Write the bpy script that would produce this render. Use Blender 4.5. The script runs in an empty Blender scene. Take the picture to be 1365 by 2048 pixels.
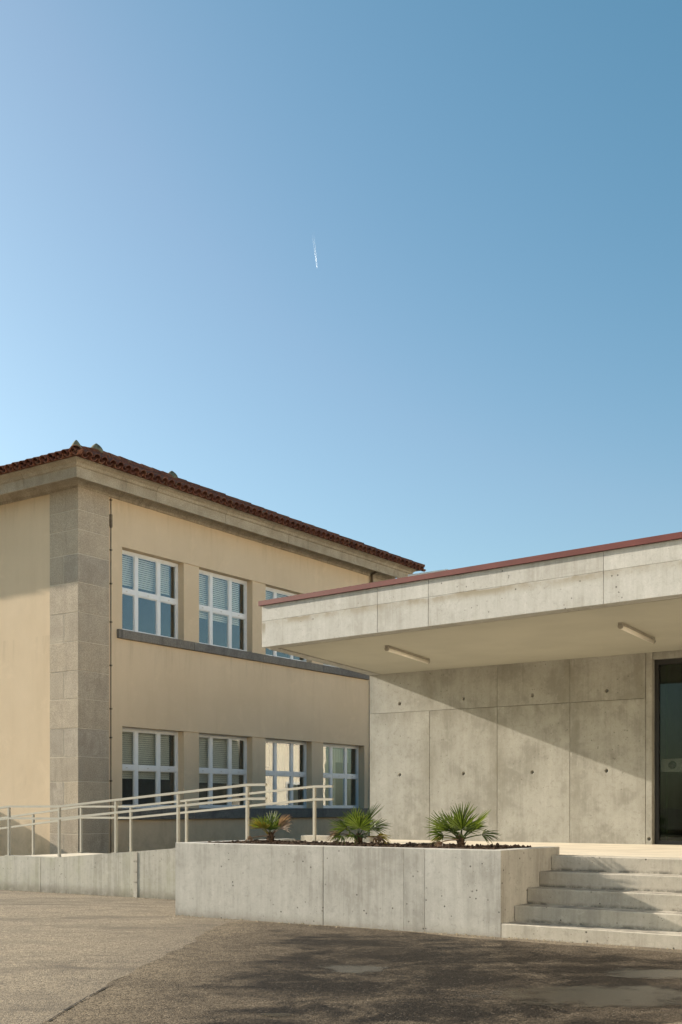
import bpy, bmesh, math, random
from mathutils import Vector, Matrix, noise as mnoise

R = math.radians
scene = bpy.context.scene
col = scene.collection
random.seed(7)

# ------------------------------------------------------------------ camera, sky, sun, exposure
CAM_Z = 1.40
cam_d = bpy.data.cameras.new('camera')
cam = bpy.data.objects.new('camera', cam_d)
col.objects.link(cam)
cam.location = (0, 0, CAM_Z)
cam.rotation_euler = (R(90), 0, 0)
cam_d.sensor_fit = 'VERTICAL'
cam_d.sensor_height = 36.0
cam_d.lens = 36.0 * 2281.0 / 2048.0
cam_d.shift_y = (1615.0 - 1024.0) / 2048.0
cam_d.clip_start = 0.1
cam_d.clip_end = 90000
scene.camera = cam

SUN_AZ = 62.9     # degrees to the left of the view axis
SUN_EL = 21.2
world = bpy.data.worlds.new('World')
scene.world = world
world.use_nodes = True
wt = world.node_tree
wt.nodes.clear()
w_out = wt.nodes.new('ShaderNodeOutputWorld')
w_bg = wt.nodes.new('ShaderNodeBackground')
w_sky = wt.nodes.new('ShaderNodeTexSky')
w_sky.sky_type = 'NISHITA'
w_sky.sun_disc = False
w_sky.sun_elevation = R(SUN_EL)
w_sky.sun_rotation = R(-SUN_AZ)
w_sky.altitude = 0
w_sky.air_density = 1.0
w_sky.dust_density = 1.5
w_sky.ozone_density = 2.2
w_bg.inputs['Strength'].default_value = 0.084
w_tint = wt.nodes.new('ShaderNodeMix'); w_tint.data_type = 'RGBA'; w_tint.blend_type = 'MULTIPLY'
w_tint.inputs['Factor'].default_value = 1.0
w_tint.inputs[7].default_value = (0.95, 1.11, 1.03, 1)
wt.links.new(w_sky.outputs[0], w_tint.inputs[6])
w_sep = wt.nodes.new('ShaderNodeSeparateColor'); w_cmb = wt.nodes.new('ShaderNodeCombineColor')
w_div = wt.nodes.new('ShaderNodeMath'); w_div.operation = 'DIVIDE'; w_div.inputs[1].default_value = 1.46
w_pow = wt.nodes.new('ShaderNodeMath'); w_pow.operation = 'POWER'; w_pow.inputs[1].default_value = 0.5
w_min = wt.nodes.new('ShaderNodeMath'); w_min.operation = 'MINIMUM'; w_min.inputs[1].default_value = 1.06
w_mul = wt.nodes.new('ShaderNodeMath'); w_mul.operation = 'MULTIPLY'
wt.links.new(w_tint.outputs[2], w_sep.inputs[0])
wt.links.new(w_sep.outputs[0], w_div.inputs[0]); wt.links.new(w_div.outputs[0], w_pow.inputs[0]); wt.links.new(w_pow.outputs[0], w_min.inputs[0])
wt.links.new(w_min.outputs[0], w_mul.inputs[0]); wt.links.new(w_sep.outputs[0], w_mul.inputs[1])
wt.links.new(w_mul.outputs[0], w_cmb.inputs[0]); wt.links.new(w_sep.outputs[1], w_cmb.inputs[1]); wt.links.new(w_sep.outputs[2], w_cmb.inputs[2])
wt.links.new(w_cmb.outputs[0], w_bg.inputs['Color'])
wt.links.new(w_bg.outputs[0], w_out.inputs['Surface'])

sun_d = bpy.data.lights.new('sun', 'SUN')
sun_d.energy = 5.0
sun_d.angle = R(0.53)
sun_d.color = (1.0, 0.89, 0.74)
sun = bpy.data.objects.new('sun', sun_d)
col.objects.link(sun)
S = Vector((-math.sin(R(SUN_AZ)) * math.cos(R(SUN_EL)), math.cos(R(SUN_AZ)) * math.cos(R(SUN_EL)), math.sin(R(SUN_EL))))
sun.rotation_euler = S.to_track_quat('Z', 'Y').to_euler()
sun.location = (-30, 15, 20)

scene.view_settings.view_transform = 'Standard'
scene.view_settings.look = 'None'
scene.view_settings.exposure = 1.05
scene.view_settings.gamma = 1.0
scene.view_settings.use_curve_mapping = False

# ------------------------------------------------------------------ node helpers
class NT:
    def __init__(self, name):
        self.m = bpy.data.materials.new(name)
        self.m.use_nodes = True
        self.t = self.m.node_tree
        self.t.nodes.clear()
        self.out = self.t.nodes.new('ShaderNodeOutputMaterial')
        self.co = self.t.nodes.new('ShaderNodeTexCoord').outputs['Object']
    def n(self, typ, **kw):
        nd = self.t.nodes.new(typ)
        for k, v in kw.items():
            setattr(nd, k, v)
        return nd
    def L(self, a, b):
        self.t.links.new(a, b)
    def setin(self, nd, **kw):
        for k, v in kw.items():
            s = nd.inputs[k.replace('_', ' ')]
            if hasattr(v, 'node'):
                self.L(v, s)
            else:
                s.default_value = v
        return nd
    def mapping(self, scale=(1, 1, 1), loc=(0, 0, 0), rot=(0, 0, 0), src=None):
        mp = self.n('ShaderNodeMapping')
        mp.inputs['Scale'].default_value = scale
        mp.inputs['Location'].default_value = loc
        mp.inputs['Rotation'].default_value = rot
        self.L(src or self.co, mp.inputs['Vector'])
        return mp.outputs[0]
    def noise(self, scale, detail=4, rough=0.55, vec=None, dist=0.0):
        nd = self.n('ShaderNodeTexNoise')
        nd.inputs['Scale'].default_value = scale
        nd.inputs['Detail'].default_value = detail
        nd.inputs['Roughness'].default_value = rough
        nd.inputs['Distortion'].default_value = dist
        self.L(vec or self.co, nd.inputs['Vector'])
        return nd.outputs['Fac']
    def voro(self, scale, vec=None, feature='F1', out='Distance'):
        nd = self.n('ShaderNodeTexVoronoi', feature=feature)
        nd.inputs['Scale'].default_value = scale
        self.L(vec or self.co, nd.inputs['Vector'])
        return nd.outputs[out]
    def ramp(self, fac, lo, hi, a=0.0, b=1.0):
        nd = self.n('ShaderNodeMapRange')
        nd.interpolation_type = 'SMOOTHSTEP'
        self.L(fac, nd.inputs['Value'])
        nd.inputs['From Min'].default_value = lo
        nd.inputs['From Max'].default_value = hi
        nd.inputs['To Min'].default_value = a
        nd.inputs['To Max'].default_value = b
        return nd.outputs[0]
    def math(self, op, a, b=None, c=None):
        nd = self.n('ShaderNodeMath', operation=op)
        for i, v in enumerate((a, b, c)):
            if v is None:
                continue
            if hasattr(v, 'node'):
                self.L(v, nd.inputs[i])
            else:
                nd.inputs[i].default_value = v
        return nd.outputs[0]
    def mix(self, fac, a, b, blend='MIX'):
        nd = self.n('ShaderNodeMix', data_type='RGBA', blend_type=blend)
        for s, v in ((nd.inputs['Factor'], fac), (nd.inputs[6], a), (nd.inputs[7], b)):
            if hasattr(v, 'node'):
                self.L(v, s)
            elif isinstance(v, (int, float)):
                s.default_value = v
            else:
                s.default_value = (*v, 1)
        return nd.outputs[2]
    def bump(self, h, strength=0.3, dist=0.01, normal=None):
        nd = self.n('ShaderNodeBump')
        nd.inputs['Strength'].default_value = strength
        nd.inputs['Distance'].default_value = dist
        self.L(h, nd.inputs['Height'])
        if normal is not None:
            self.L(normal, nd.inputs['Normal'])
        return nd.outputs[0]
    def bsdf(self, color, rough=0.8, normal=None, spec=0.5, metal=0.0):
        b = self.n('ShaderNodeBsdfPrincipled')
        for k, v in (('Base Color', color), ('Roughness', rough), ('Specular IOR Level', spec), ('Metallic', metal)):
            s = b.inputs[k]
            if hasattr(v, 'node'):
                self.L(v, s)
            elif isinstance(v, tuple):
                s.default_value = (*v, 1)
            else:
                s.default_value = v
        if normal is not None:
            self.L(normal, b.inputs['Normal'])
        return b.outputs[0]
    def done(self, sh):
        self.L(sh, self.out.inputs['Surface'])
        return self.m
    def rnd(self):
        return self.n('ShaderNodeObjectInfo').outputs['Random']

def plain(name, c, rough=0.6, spec=0.5, metal=0.0, var=0.08, scale=6.0, bump=0.0):
    t = NT(name)
    n = t.noise(scale, 5)
    d = tuple(x * (1 - var) for x in c)
    l = tuple(min(1, x * (1 + var)) for x in c)
    cc = t.mix(t.ramp(n, 0.3, 0.7), d, l)
    nm = t.bump(t.noise(scale * 12, 3), bump, 0.004) if bump else None
    return t.done(t.bsdf(cc, rough, nm, spec, metal))

def concrete(name, base, dark, light, cloud=0.7, streak=0.5, pits=1.0, zscale=0.35, seed=0.0, tint=None, wear=None):
    t = NT(name)
    rnd = t.rnd()
    off = t.n('ShaderNodeVectorMath', operation='ADD')
    t.L(t.co, off.inputs[0])
    cmb = t.n('ShaderNodeCombineXYZ')
    t.L(t.math('MULTIPLY_ADD', rnd, 7.0, seed), cmb.inputs[2])
    t.L(cmb.outputs[0], off.inputs[1])
    vec = off.outputs[0]
    big = t.noise(0.9, 6, 0.6, vec, 0.4)
    mid = t.noise(3.2, 6, 0.65, vec, 0.6)
    stv = t.mapping((9.0, 9.0, zscale), src=vec)
    st = t.noise(1.0, 5, 0.65, stv, 0.25)
    stv2 = t.mapping((34.0, 34.0, zscale * 2.2), src=vec)
    st2 = t.noise(1.0, 4, 0.6, stv2)
    fine = t.noise(70.0, 4, 0.7, vec)
    f1 = t.math('ADD', t.math('MULTIPLY', t.ramp(big, 0.3, 0.72), cloud), t.math('MULTIPLY', t.ramp(mid, 0.3, 0.72), 0.45 * cloud))
    f2 = t.math('ADD', t.math('MULTIPLY', t.ramp(st, 0.32, 0.7), streak), t.math('MULTIPLY', t.ramp(st2, 0.3, 0.7), 0.4 * streak))
    tot = t.math('DIVIDE', t.math('ADD', f1, f2), 1.45 * cloud + 1.4 * streak)
    c = t.mix(t.ramp(tot, 0.18, 0.55), dark, base)
    c = t.mix(t.ramp(tot, 0.5, 0.88), c, light)
    c = t.mix(t.ramp(t.math('FRACT', t.math('MULTIPLY', rnd, 5.77)), 0.0, 1.0, 0.0, 0.22), c, dark)
    gnl = t.noise(13.0, 9, 0.78, vec, 0.8)
    c = t.mix(t.ramp(gnl, 0.50, 0.68, 0.0, 0.55), c, tuple(x * 0.80 for x in dark))
    c = t.mix(t.ramp(gnl, 0.46, 0.30, 0.0, 0.45), c, tuple(min(1, x * 1.12) for x in light))
    hz = t.noise(1.0, 6, 0.7, t.mapping((0.8, 0.8, 26.0), src=vec))
    c = t.mix(t.ramp(hz, 0.60, 0.74, 0.0, 0.35), c, tuple(x * 0.85 for x in dark))
    c = t.mix(t.ramp(fine, 0.3, 0.7, 0.0, 0.35), c, tuple(x * 0.72 for x in base))
    if tint:
        c = t.mix(t.ramp(t.noise(0.6, 5, 0.6, t.mapping((1, 1, 1), (3, 1, 9), src=vec)), 0.45, 0.75, 0, 0.7), c, tint)
    if wear == 'fascia':      # leached stain under the cast joint, drips at the corner
        sx = t.n('ShaderNodeSeparateXYZ'); t.L(t.co, sx.inputs[0])
        wob = t.math('MULTIPLY', t.math('SUBTRACT', t.noise(2.2, 5, 0.7), 0.5), 0.10)
        dz = t.math('SUBTRACT', 3.136, t.math('ADD', sx.outputs[2], wob))
        m = t.math('MULTIPLY', t.ramp(dz, -0.012, 0.012), t.ramp(dz, 0.01, 0.13, 1.0, 0.0))
        m = t.math('MULTIPLY', m, t.ramp(t.noise(1.1, 5, 0.7, t.mapping((1, 1, 1), (7, 3, 1))), 0.36, 0.60, 0.15, 0.95))
        c = t.mix(m, c, (0.27, 0.235, 0.17))
        dr = t.math('MULTIPLY', t.ramp(sx.outputs[0], -2.63, -2.5, 1, 0), t.math('MULTIPLY', t.ramp(dz, 0.0, 0.05), t.ramp(dz, 0.05, 0.26, 1, 0)))
        dr = t.math('MULTIPLY', dr, t.ramp(t.noise(1.0, 4, 0.6, t.mapping((30, 30, 1.5))), 0.4, 0.6))
        c = t.mix(dr, c, (0.25, 0.22, 0.16))
    if wear == 'wall':        # form-edge bleeding along the joints
        sx = t.n('ShaderNodeSeparateXYZ'); t.L(t.co, sx.inputs[0])
        wn = t.noise(1.3, 6, 0.7, t.mapping((2, 2, 0.8), (4, 4, 4)))
        acc = None
        for uj_ in (-3.352, -2.17, -0.93, 0.30, 1.50):
            d_ = t.math('ABSOLUTE', t.math('SUBTRACT', sx.outputs[0], uj_))
            q_ = t.ramp(d_, 0.0, 0.26, 1, 0)
            acc = q_ if acc is None else t.math('MAXIMUM', acc, q_)
        d_ = t.math('SUBTRACT', 2.121, sx.outputs[2])
        q_ = t.math('MULTIPLY', t.ramp(d_, -0.02, 0.01), t.ramp(d_, 0.0, 0.4, 1, 0))
        acc = t.math('MAXIMUM', acc, q_)
        c = t.mix(t.math('MULTIPLY', acc, t.ramp(wn, 0.36, 0.68, 0.0, 0.75)), c, (0.24, 0.225, 0.185))
    if wear == 'step':        # dirt gathered where each riser meets the tread below
        sx = t.n('ShaderNodeSeparateXYZ'); t.L(t.co, sx.inputs[0])
        wn = t.noise(6.0, 6, 0.75)
        acc = None
        for zl in (0.2, 0.366, 0.532, 0.698):
            d_ = t.math('SUBTRACT', sx.outputs[2], zl)
            q_ = t.math('MULTIPLY', t.ramp(d_, -0.002, 0.001), t.ramp(d_, 0.004, 0.045, 1, 0))
            acc = q_ if acc is None else t.math('MAXIMUM', acc, q_)
        c = t.mix(t.math('MULTIPLY', acc, t.ramp(wn, 0.40, 0.60, 0.1, 0.9)), c, (0.13, 0.12, 0.10))
    if wear == 'base':        # splash dirt along the foot, damp marks below the rim
        sx = t.n('ShaderNodeSeparateXYZ'); t.L(t.co, sx.inputs[0])
        wn = t.noise(4.0, 7, 0.75)
        gm = t.math('MULTIPLY', t.ramp(t.math('ADD', sx.outputs[2], t.math('MULTIPLY', t.math('SUBTRACT', wn, 0.5), 0.25)), -0.02, 0.17, 1, 0), t.ramp(wn, 0.35, 0.65, 0.35, 0.85))
        c = t.mix(gm, c, (0.15, 0.13, 0.095))
        wl = t.noise(1.0, 6, 0.7, t.mapping((5, 5, 0.5), (2, 2, 2), src=vec), 0.4)
        c = t.mix(t.math('MULTIPLY', t.ramp(sx.outputs[2], 0.45, 0.95, 0.15, 1.0), t.ramp(wl, 0.50, 0.72, 0, 0.5)), c, tuple(x * 0.72 for x in dark))
    # blow holes
    v1 = t.voro(11.0, vec)
    pm = t.ramp(t.noise(1.7, 3, 0.5, vec), 0.42, 0.62)
    p1 = t.math('MULTIPLY', t.ramp(v1, 0.075, 0.14, 1.0, 0.0), pm)
    v2 = t.voro(26.0, vec)
    p2 = t.math('MULTIPLY', t.ramp(v2, 0.06, 0.13, 0.8, 0.0), t.ramp(t.noise(2.7, 3, 0.5, vec), 0.5, 0.62))
    p = t.math('MULTIPLY', t.math('MAXIMUM', p1, p2), pits)
    c = t.mix(p, c, tuple(x * 0.3 for x in dark))
    h = t.math('SUBTRACT', t.math('ADD', t.math('MULTIPLY', fine, 0.5), t.math('MULTIPLY', st2, 0.3)), t.math('MULTIPLY', p, 2.0))
    nm = t.bump(h, 0.28, 0.004)
    return t.done(t.bsdf(c, 0.82, nm, 0.3))

def stucco(name, a, b, stain):
    t = NT(name)
    n1 = t.noise(0.55, 5, 0.6)
    n2 = t.noise(1.0, 5, 0.65, t.mapping((3.2, 3.2, 0.35)))
    n3 = t.noise(55, 4, 0.7)
    c = t.mix(t.ramp(n1, 0.3, 0.7), a, b)
    c = t.mix(t.ramp(n2, 0.45, 0.8, 0, 0.45), c, stain)
    c = t.mix(t.ramp(n3, 0.3, 0.7, 0, 0.15), c, tuple(x * 0.7 for x in a))
    sx = t.n('ShaderNodeSeparateXYZ'); t.L(t.co, sx.inputs[0])
    run = t.noise(1.0, 6, 0.75, t.mapping((3.4, 3.4, 0.35)), 0.5)
    acc = None
    for zl, ln in ((4.95, 0.9), (1.14, 0.6), (7.853, 0.7)):     # rain runs below sills and cornice
        d_ = t.math('SUBTRACT', zl, sx.outputs[2])
        q_ = t.math('MULTIPLY', t.ramp(d_, -0.002, 0.002), t.ramp(d_, 0.0, ln, 1, 0))
        acc = q_ if acc is None else t.math('MAXIMUM', acc, q_)
    c = t.mix(t.math('MULTIPLY', acc, t.ramp(run, 0.48, 0.74, 0.0, 0.42)), c, tuple(x * 0.66 for x in stain))
    blot = t.noise(1.6, 7, 0.7, t.mapping((1, 1, 1), (8, 3, 5)), 0.6)
    c = t.mix(t.ramp(blot, 0.52, 0.72, 0, 0.4), c, tuple(min(1, x * 1.1) for x in b))
    dirt = t.math('MULTIPLY', t.ramp(sx.outputs[2], 0.55, 1.2, 1, 0), t.ramp(t.noise(3, 6, 0.7), 0.35, 0.7, 0.1, 0.6))
    c = t.mix(dirt, c, tuple(x * 0.6 for x in stain))
    nm = t.bump(t.math('ADD', n3, t.math('MULTIPLY', t.noise(4, 4), 1.5)), 0.35, 0.006)
    return t.done(t.bsdf(c, 0.9, nm, 0.2))

def granite(name, base, dark, warm, lich=0.5):
    t = NT(name)
    rnd = t.rnd()
    g = t.noise(48, 3, 0.75)
    g2 = t.voro(60, out='Distance')
    m = t.noise(2.4, 6, 0.65, dist=0.6)
    c = t.mix(t.ramp(m, 0.3, 0.7), dark, base)
    c = t.mix(t.ramp(rnd, 0.1, 0.9, 0.0, 0.6), c, warm)
    r2 = t.math('FRACT', t.math('MULTIPLY', rnd, 7.31))
    c = t.mix(t.ramp(r2, 0.0, 1.0, 0.0, 0.42), c, tuple(x * 0.62 for x in base))
    c = t.mix(t.ramp(g, 0.35, 0.66, 0.0, 0.55), c, tuple(x * 0.5 for x in dark))
    c = t.mix(t.ramp(g2, 0.05, 0.32, 0.4, 0.0), c, tuple(min(1, x * 1.5) for x in base))
    st = t.noise(1.0, 5, 0.7, t.mapping((5, 5, 0.7)))
    c = t.mix(t.ramp(st, 0.5, 0.78, 0, lich), c, tuple(x * 0.45 for x in dark))
    nm = t.bump(t.math('ADD', g, t.math('MULTIPLY', m, 1.2)), 0.55, 0.012)
    return t.done(t.bsdf(c, 0.88, nm, 0.25))

# ------------------------------------------------------------------ materials
M = {}
M['wall_conc'] = concrete('concrete_wall', (0.40, 0.387, 0.345), (0.27, 0.258, 0.222), (0.47, 0.455, 0.412), 1.0, 0.30, 0.5, 0.8, 2.0, None, 'wall')
M['fascia_conc'] = concrete('concrete_fascia', (0.46, 0.452, 0.422), (0.35, 0.335, 0.30), (0.53, 0.52, 0.488), 0.7, 0.6, 1.0, 0.6, 5.0, None, 'fascia')
M['plant_conc'] = concrete('concrete_planter', (0.475, 0.456, 0.415), (0.33, 0.313, 0.28), (0.56, 0.54, 0.495), 1.0, 0.6, 1.2, 0.7, 9.0, None, 'base')
M['step_conc'] = concrete('concrete_steps', (0.47, 0.43, 0.36), (0.34, 0.31, 0.26), (0.56, 0.52, 0.45), 0.8, 0.5, 1.2, 0.8, 13.0, None, 'step')
M['ramp_conc'] = concrete('concrete_ramp', (0.49, 0.46, 0.40), (0.33, 0.31, 0.26), (0.57, 0.54, 0.475), 0.8, 1.0, 0.8, 0.3, 17.0, (0.42, 0.41, 0.27), 'base')
M['joint'] = plain('joint_filler', (0.26, 0.24, 0.20), 0.9, 0.2)
M['terrace'] = plain('terrace_stone', (0.58, 0.52, 0.42), 0.75, 0.3, 0, 0.10, 2.0, 0.15)
M['soffit'] = plain('soffit_paint', (0.47, 0.455, 0.385), 0.85, 0.2, 0, 0.05, 1.2, 0.05)
M['red'] = plain('red_flashing', (0.13, 0.040, 0.036), 0.65, 0.2, 0, 0.12, 3.0)
M['stucco'] = stucco('ochre_stucco', (0.63, 0.495, 0.34), (0.68, 0.54, 0.38), (0.575, 0.445, 0.30))
M['granite'] = granite('granite_quoin', (0.56, 0.485, 0.39), (0.38, 0.32, 0.255), (0.58, 0.47, 0.335), 0.4)
M['sill'] = granite('granite_sill', (0.25, 0.235, 0.215), (0.15, 0.14, 0.13), (0.28, 0.25, 0.21), 0.7)
M['cornice'] = granite('cornice_stone', (0.52, 0.445, 0.34), (0.33, 0.275, 0.20), (0.56, 0.47, 0.34), 0.55)
M['mortar'] = plain('pale_mortar', (0.58, 0.51, 0.41), 0.95, 0.1)
M['white'] = plain('white_window_paint', (0.72, 0.73, 0.74), 0.35, 0.5, 0, 0.04, 3)
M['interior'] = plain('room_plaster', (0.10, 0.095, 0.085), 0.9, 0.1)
M['blind'] = plain('blind_slat', (0.80, 0.76, 0.64), 0.6, 0.3, 0, 0.04)
M['curtain'] = plain('cream_curtain', (0.70, 0.60, 0.42), 0.85, 0.1, 0, 0.05)
M['rail'] = plain('rail_paint', (0.40, 0.375, 0.315), 0.45, 0.4, 0, 0.06, 5)
M['dark_metal'] = plain('dark_anodised_frame', (0.025, 0.024, 0.023), 0.4, 0.5)
M['rust'] = plain('rusty_pipe', (0.16, 0.125, 0.09), 0.8, 0.3, 0, 0.3, 9)
M['lamp_white'] = plain('lamp_plastic', (0.80, 0.75, 0.66), 0.4, 0.4, 0, 0.03)
M['lamp_grey'] = plain('lamp_body', (0.34, 0.31, 0.26), 0.5, 0.4)
M['vent'] = plain('vent_render', (0.55, 0.54, 0.51), 0.8, 0.2)
M['ink'] = plain('logo_ink', (0.04, 0.055, 0.045), 0.6, 0.2)
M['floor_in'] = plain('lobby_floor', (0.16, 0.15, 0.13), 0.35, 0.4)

def roof_tile_mat():
    t = NT('clay_tile')
    rnd = t.rnd()
    n = t.noise(3.5, 5, 0.65)
    f = t.noise(22, 4, 0.7)
    c = t.mix(t.ramp(n, 0.3, 0.7), (0.12, 0.044, 0.03), (0.21, 0.082, 0.05))
    c = t.mix(t.ramp(rnd, 0.2, 0.95, 0, 0.55), c, (0.27, 0.115, 0.065))
    c = t.mix(t.ramp(f, 0.48, 0.75, 0, 0.65), c, (0.07, 0.052, 0.04))
    li = t.noise(7.0, 4, 0.6, t.mapping((1, 1, 1), (5, 2, 7)))
    c = t.mix(t.ramp(li, 0.6, 0.72, 0, 0.55), c, (0.22, 0.19, 0.10))
    return t.done(t.bsdf(c, 0.9, t.bump(f, 0.4, 0.006), 0.2))
M['tile'] = roof_tile_mat()

def lichen_stone():
    t = NT('lichen_stone')
    n = t.noise(7, 6, 0.7)
    c = t.mix(t.ramp(n, 0.35, 0.6), (0.10, 0.09, 0.065), (0.23, 0.21, 0.14))
    return t.done(t.bsdf(c, 0.95, t.bump(n, 0.5, 0.02), 0.1))
M['lichen'] = lichen_stone()

def glass(name, tint, ior, gloss=1.0):
    t = NT(name)
    lw = t.n('ShaderNodeLayerWeight'); lw.inputs['Blend'].default_value = 0.5
    fac = t.math('MULTIPLY_ADD', t.math('POWER', lw.outputs['Facing'], 5.0), 1 - ior, ior)
    tr = t.n('ShaderNodeBsdfTransparent')
    tr.inputs['Color'].default_value = (*tint, 1)
    gl = t.n('ShaderNodeBsdfGlossy')
    gl.inputs['Roughness'].default_value = 0.01
    gl.inputs['Color'].default_value = (gloss, gloss, gloss, 1)
    wob = t.bump(t.noise(1.4, 2), 0.05, 0.02)
    t.L(wob, gl.inputs['Normal'])
    mx = t.n('ShaderNodeMixShader')
    t.L(fac, mx.inputs[0])
    t.L(tr.outputs[0], mx.inputs[1])
    t.L(gl.outputs[0], mx.inputs[2])
    return t.done(mx.outputs[0])
M['glass'] = glass('window_glass', (0.90, 0.92, 0.91), 0.10)
M['door_glass'] = glass('door_glass', (0.42, 0.50, 0.44), 0.04, 0.8)
def band_mat():
    t = NT('frosted_band')
    tr = t.n('ShaderNodeBsdfTransparent')
    df = t.n('ShaderNodeBsdfDiffuse')
    df.inputs['Color'].default_value = (0.13, 0.16, 0.135, 1)
    mx = t.n('ShaderNodeMixShader')
    mx.inputs[0].default_value = 0.55
    t.L(tr.outputs[0], mx.inputs[1]); t.L(df.outputs[0], mx.inputs[2])
    return t.done(mx.outputs[0])
M['band'] = band_mat()

def leaf_mat(name, a, b, trans):
    t = NT(name)
    n = t.noise(14, 4, 0.6)
    c = t.mix(t.ramp(n, 0.3, 0.7), a, b)
    bs = t.bsdf(c, 0.42, None, 0.45)
    tl = t.n('ShaderNodeBsdfTranslucent')
    t.L(t.mix(0.5, c, trans), tl.inputs['Color'])
    mx = t.n('ShaderNodeMixShader')
    mx.inputs[0].default_value = 0.32
    t.L(bs, mx.inputs[1]); t.L(tl.outputs[0], mx.inputs[2])
    return t.done(mx.outputs[0])
M['leaf_green'] = leaf_mat('palm_leaf_green', (0.018, 0.038, 0.007), (0.068, 0.11, 0.015), (0.24, 0.31, 0.02))
M['leaf_yellow'] = leaf_mat('palm_leaf_yellowing', (0.12, 0.14, 0.02), (0.34, 0.25, 0.03), (0.5, 0.38, 0.03))
M['leaf_brown'] = leaf_mat('palm_leaf_withered', (0.13, 0.075, 0.045), (0.27, 0.18, 0.11), (0.3, 0.2, 0.1))
M['trunk'] = plain('palm_fibre', (0.085, 0.055, 0.035), 0.95, 0.1, 0, 0.5, 30, 0.5)
M['soil'] = plain('garden_soil', (0.055, 0.036, 0.024), 0.95, 0.1, 0, 0.6, 20, 0.6)

def asphalt(name, tone):
    t = NT(name)
    grain = t.voro(90.0, out='Color')
    gs = t.n('ShaderNodeSeparateColor'); t.L(grain, gs.inputs[0])
    clump = t.noise(26.0, 6, 0.75)
    gr = t.math('ADD', t.math('MULTIPLY', gs.outputs[0], 0.6), t.math('MULTIPLY', t.ramp(clump, 0.28, 0.72), 0.4))
    grd = t.voro(90.0)
    mid = t.noise(1.7, 8, 0.7, dist=0.9)
    fin = t.noise(6.0, 7, 0.7)
    rot = (0, 0, R(-35))
    st = t.noise(1.0, 6, 0.65, t.mapping((0.42, 1.5, 1.0), rot=rot), 1.0)
    st2 = t.noise(1.0, 6, 0.7, t.mapping((0.25, 1.1, 1.0), (13, 5, 0), rot), 0.7)
    sx = t.n('ShaderNodeSeparateXYZ'); t.L(t.co, sx.inputs[0])
    if tone == 'dry':
        c = t.mix(t.ramp(gr, 0.12, 0.88), (0.09, 0.071, 0.049), (0.345, 0.28, 0.193))
        c = t.mix(t.ramp(fin, 0.45, 0.75, 0, 0.4), c, (0.11, 0.088, 0.062))
        c = t.mix(t.ramp(t.math('ADD', t.math('MULTIPLY', st2, 0.6), t.math('MULTIPLY', mid, 0.4)), 0.46, 0.62, 0, 0.8), c, (0.105, 0.084, 0.06))
        c = t.mix(t.ramp(st, 0.53, 0.68, 0, 0.7), c, (0.08, 0.064, 0.046))
        c = t.mix(t.ramp(mid, 0.40, 0.28, 0, 0.35), c, (0.40, 0.335, 0.24))
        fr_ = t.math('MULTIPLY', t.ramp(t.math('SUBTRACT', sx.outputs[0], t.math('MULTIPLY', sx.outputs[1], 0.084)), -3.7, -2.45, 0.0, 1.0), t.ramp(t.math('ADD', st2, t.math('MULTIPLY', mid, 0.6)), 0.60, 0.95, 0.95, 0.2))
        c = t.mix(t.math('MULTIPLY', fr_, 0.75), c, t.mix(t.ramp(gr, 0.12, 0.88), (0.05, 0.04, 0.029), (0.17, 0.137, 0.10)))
        rough = 0.88
    else:
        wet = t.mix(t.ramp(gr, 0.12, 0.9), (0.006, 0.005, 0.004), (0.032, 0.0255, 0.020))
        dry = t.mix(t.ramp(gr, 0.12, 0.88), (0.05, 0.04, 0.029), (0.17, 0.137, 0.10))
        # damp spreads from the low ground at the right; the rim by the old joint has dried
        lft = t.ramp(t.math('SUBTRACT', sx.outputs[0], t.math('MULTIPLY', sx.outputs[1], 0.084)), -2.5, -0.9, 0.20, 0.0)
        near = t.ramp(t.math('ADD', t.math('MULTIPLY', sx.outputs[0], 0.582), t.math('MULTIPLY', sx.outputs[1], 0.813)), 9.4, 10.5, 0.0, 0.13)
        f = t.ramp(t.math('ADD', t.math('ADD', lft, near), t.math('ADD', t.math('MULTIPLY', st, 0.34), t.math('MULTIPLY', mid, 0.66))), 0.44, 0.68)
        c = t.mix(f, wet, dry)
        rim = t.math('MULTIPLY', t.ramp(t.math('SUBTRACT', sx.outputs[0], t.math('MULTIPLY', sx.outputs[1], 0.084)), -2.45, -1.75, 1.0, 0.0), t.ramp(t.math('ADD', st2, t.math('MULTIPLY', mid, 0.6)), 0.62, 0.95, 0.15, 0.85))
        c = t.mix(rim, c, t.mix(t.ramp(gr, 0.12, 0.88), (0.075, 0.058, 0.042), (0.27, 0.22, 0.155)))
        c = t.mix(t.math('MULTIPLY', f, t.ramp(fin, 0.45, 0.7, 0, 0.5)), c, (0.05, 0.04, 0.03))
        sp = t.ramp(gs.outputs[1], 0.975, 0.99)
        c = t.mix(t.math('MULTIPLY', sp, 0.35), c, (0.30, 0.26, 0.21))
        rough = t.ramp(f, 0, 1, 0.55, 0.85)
    h = t.math('ADD', t.math('MULTIPLY', grd, -1.0), t.math('MULTIPLY', clump, 1.2))
    nm = t.bump(h, 0.5, 0.01)
    return t.done(t.bsdf(c, rough, nm, 0.3 if tone == 'dry' else 0.07))
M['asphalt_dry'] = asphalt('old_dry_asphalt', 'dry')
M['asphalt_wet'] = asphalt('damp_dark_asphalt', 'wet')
M['sand'] = plain('washed_sand', (0.27, 0.225, 0.155), 0.95, 0.1, 0, 0.3, 30, 0.4)
M['crack'] = plain('crack_tar', (0.02, 0.017, 0.014), 0.9, 0.2)
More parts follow.
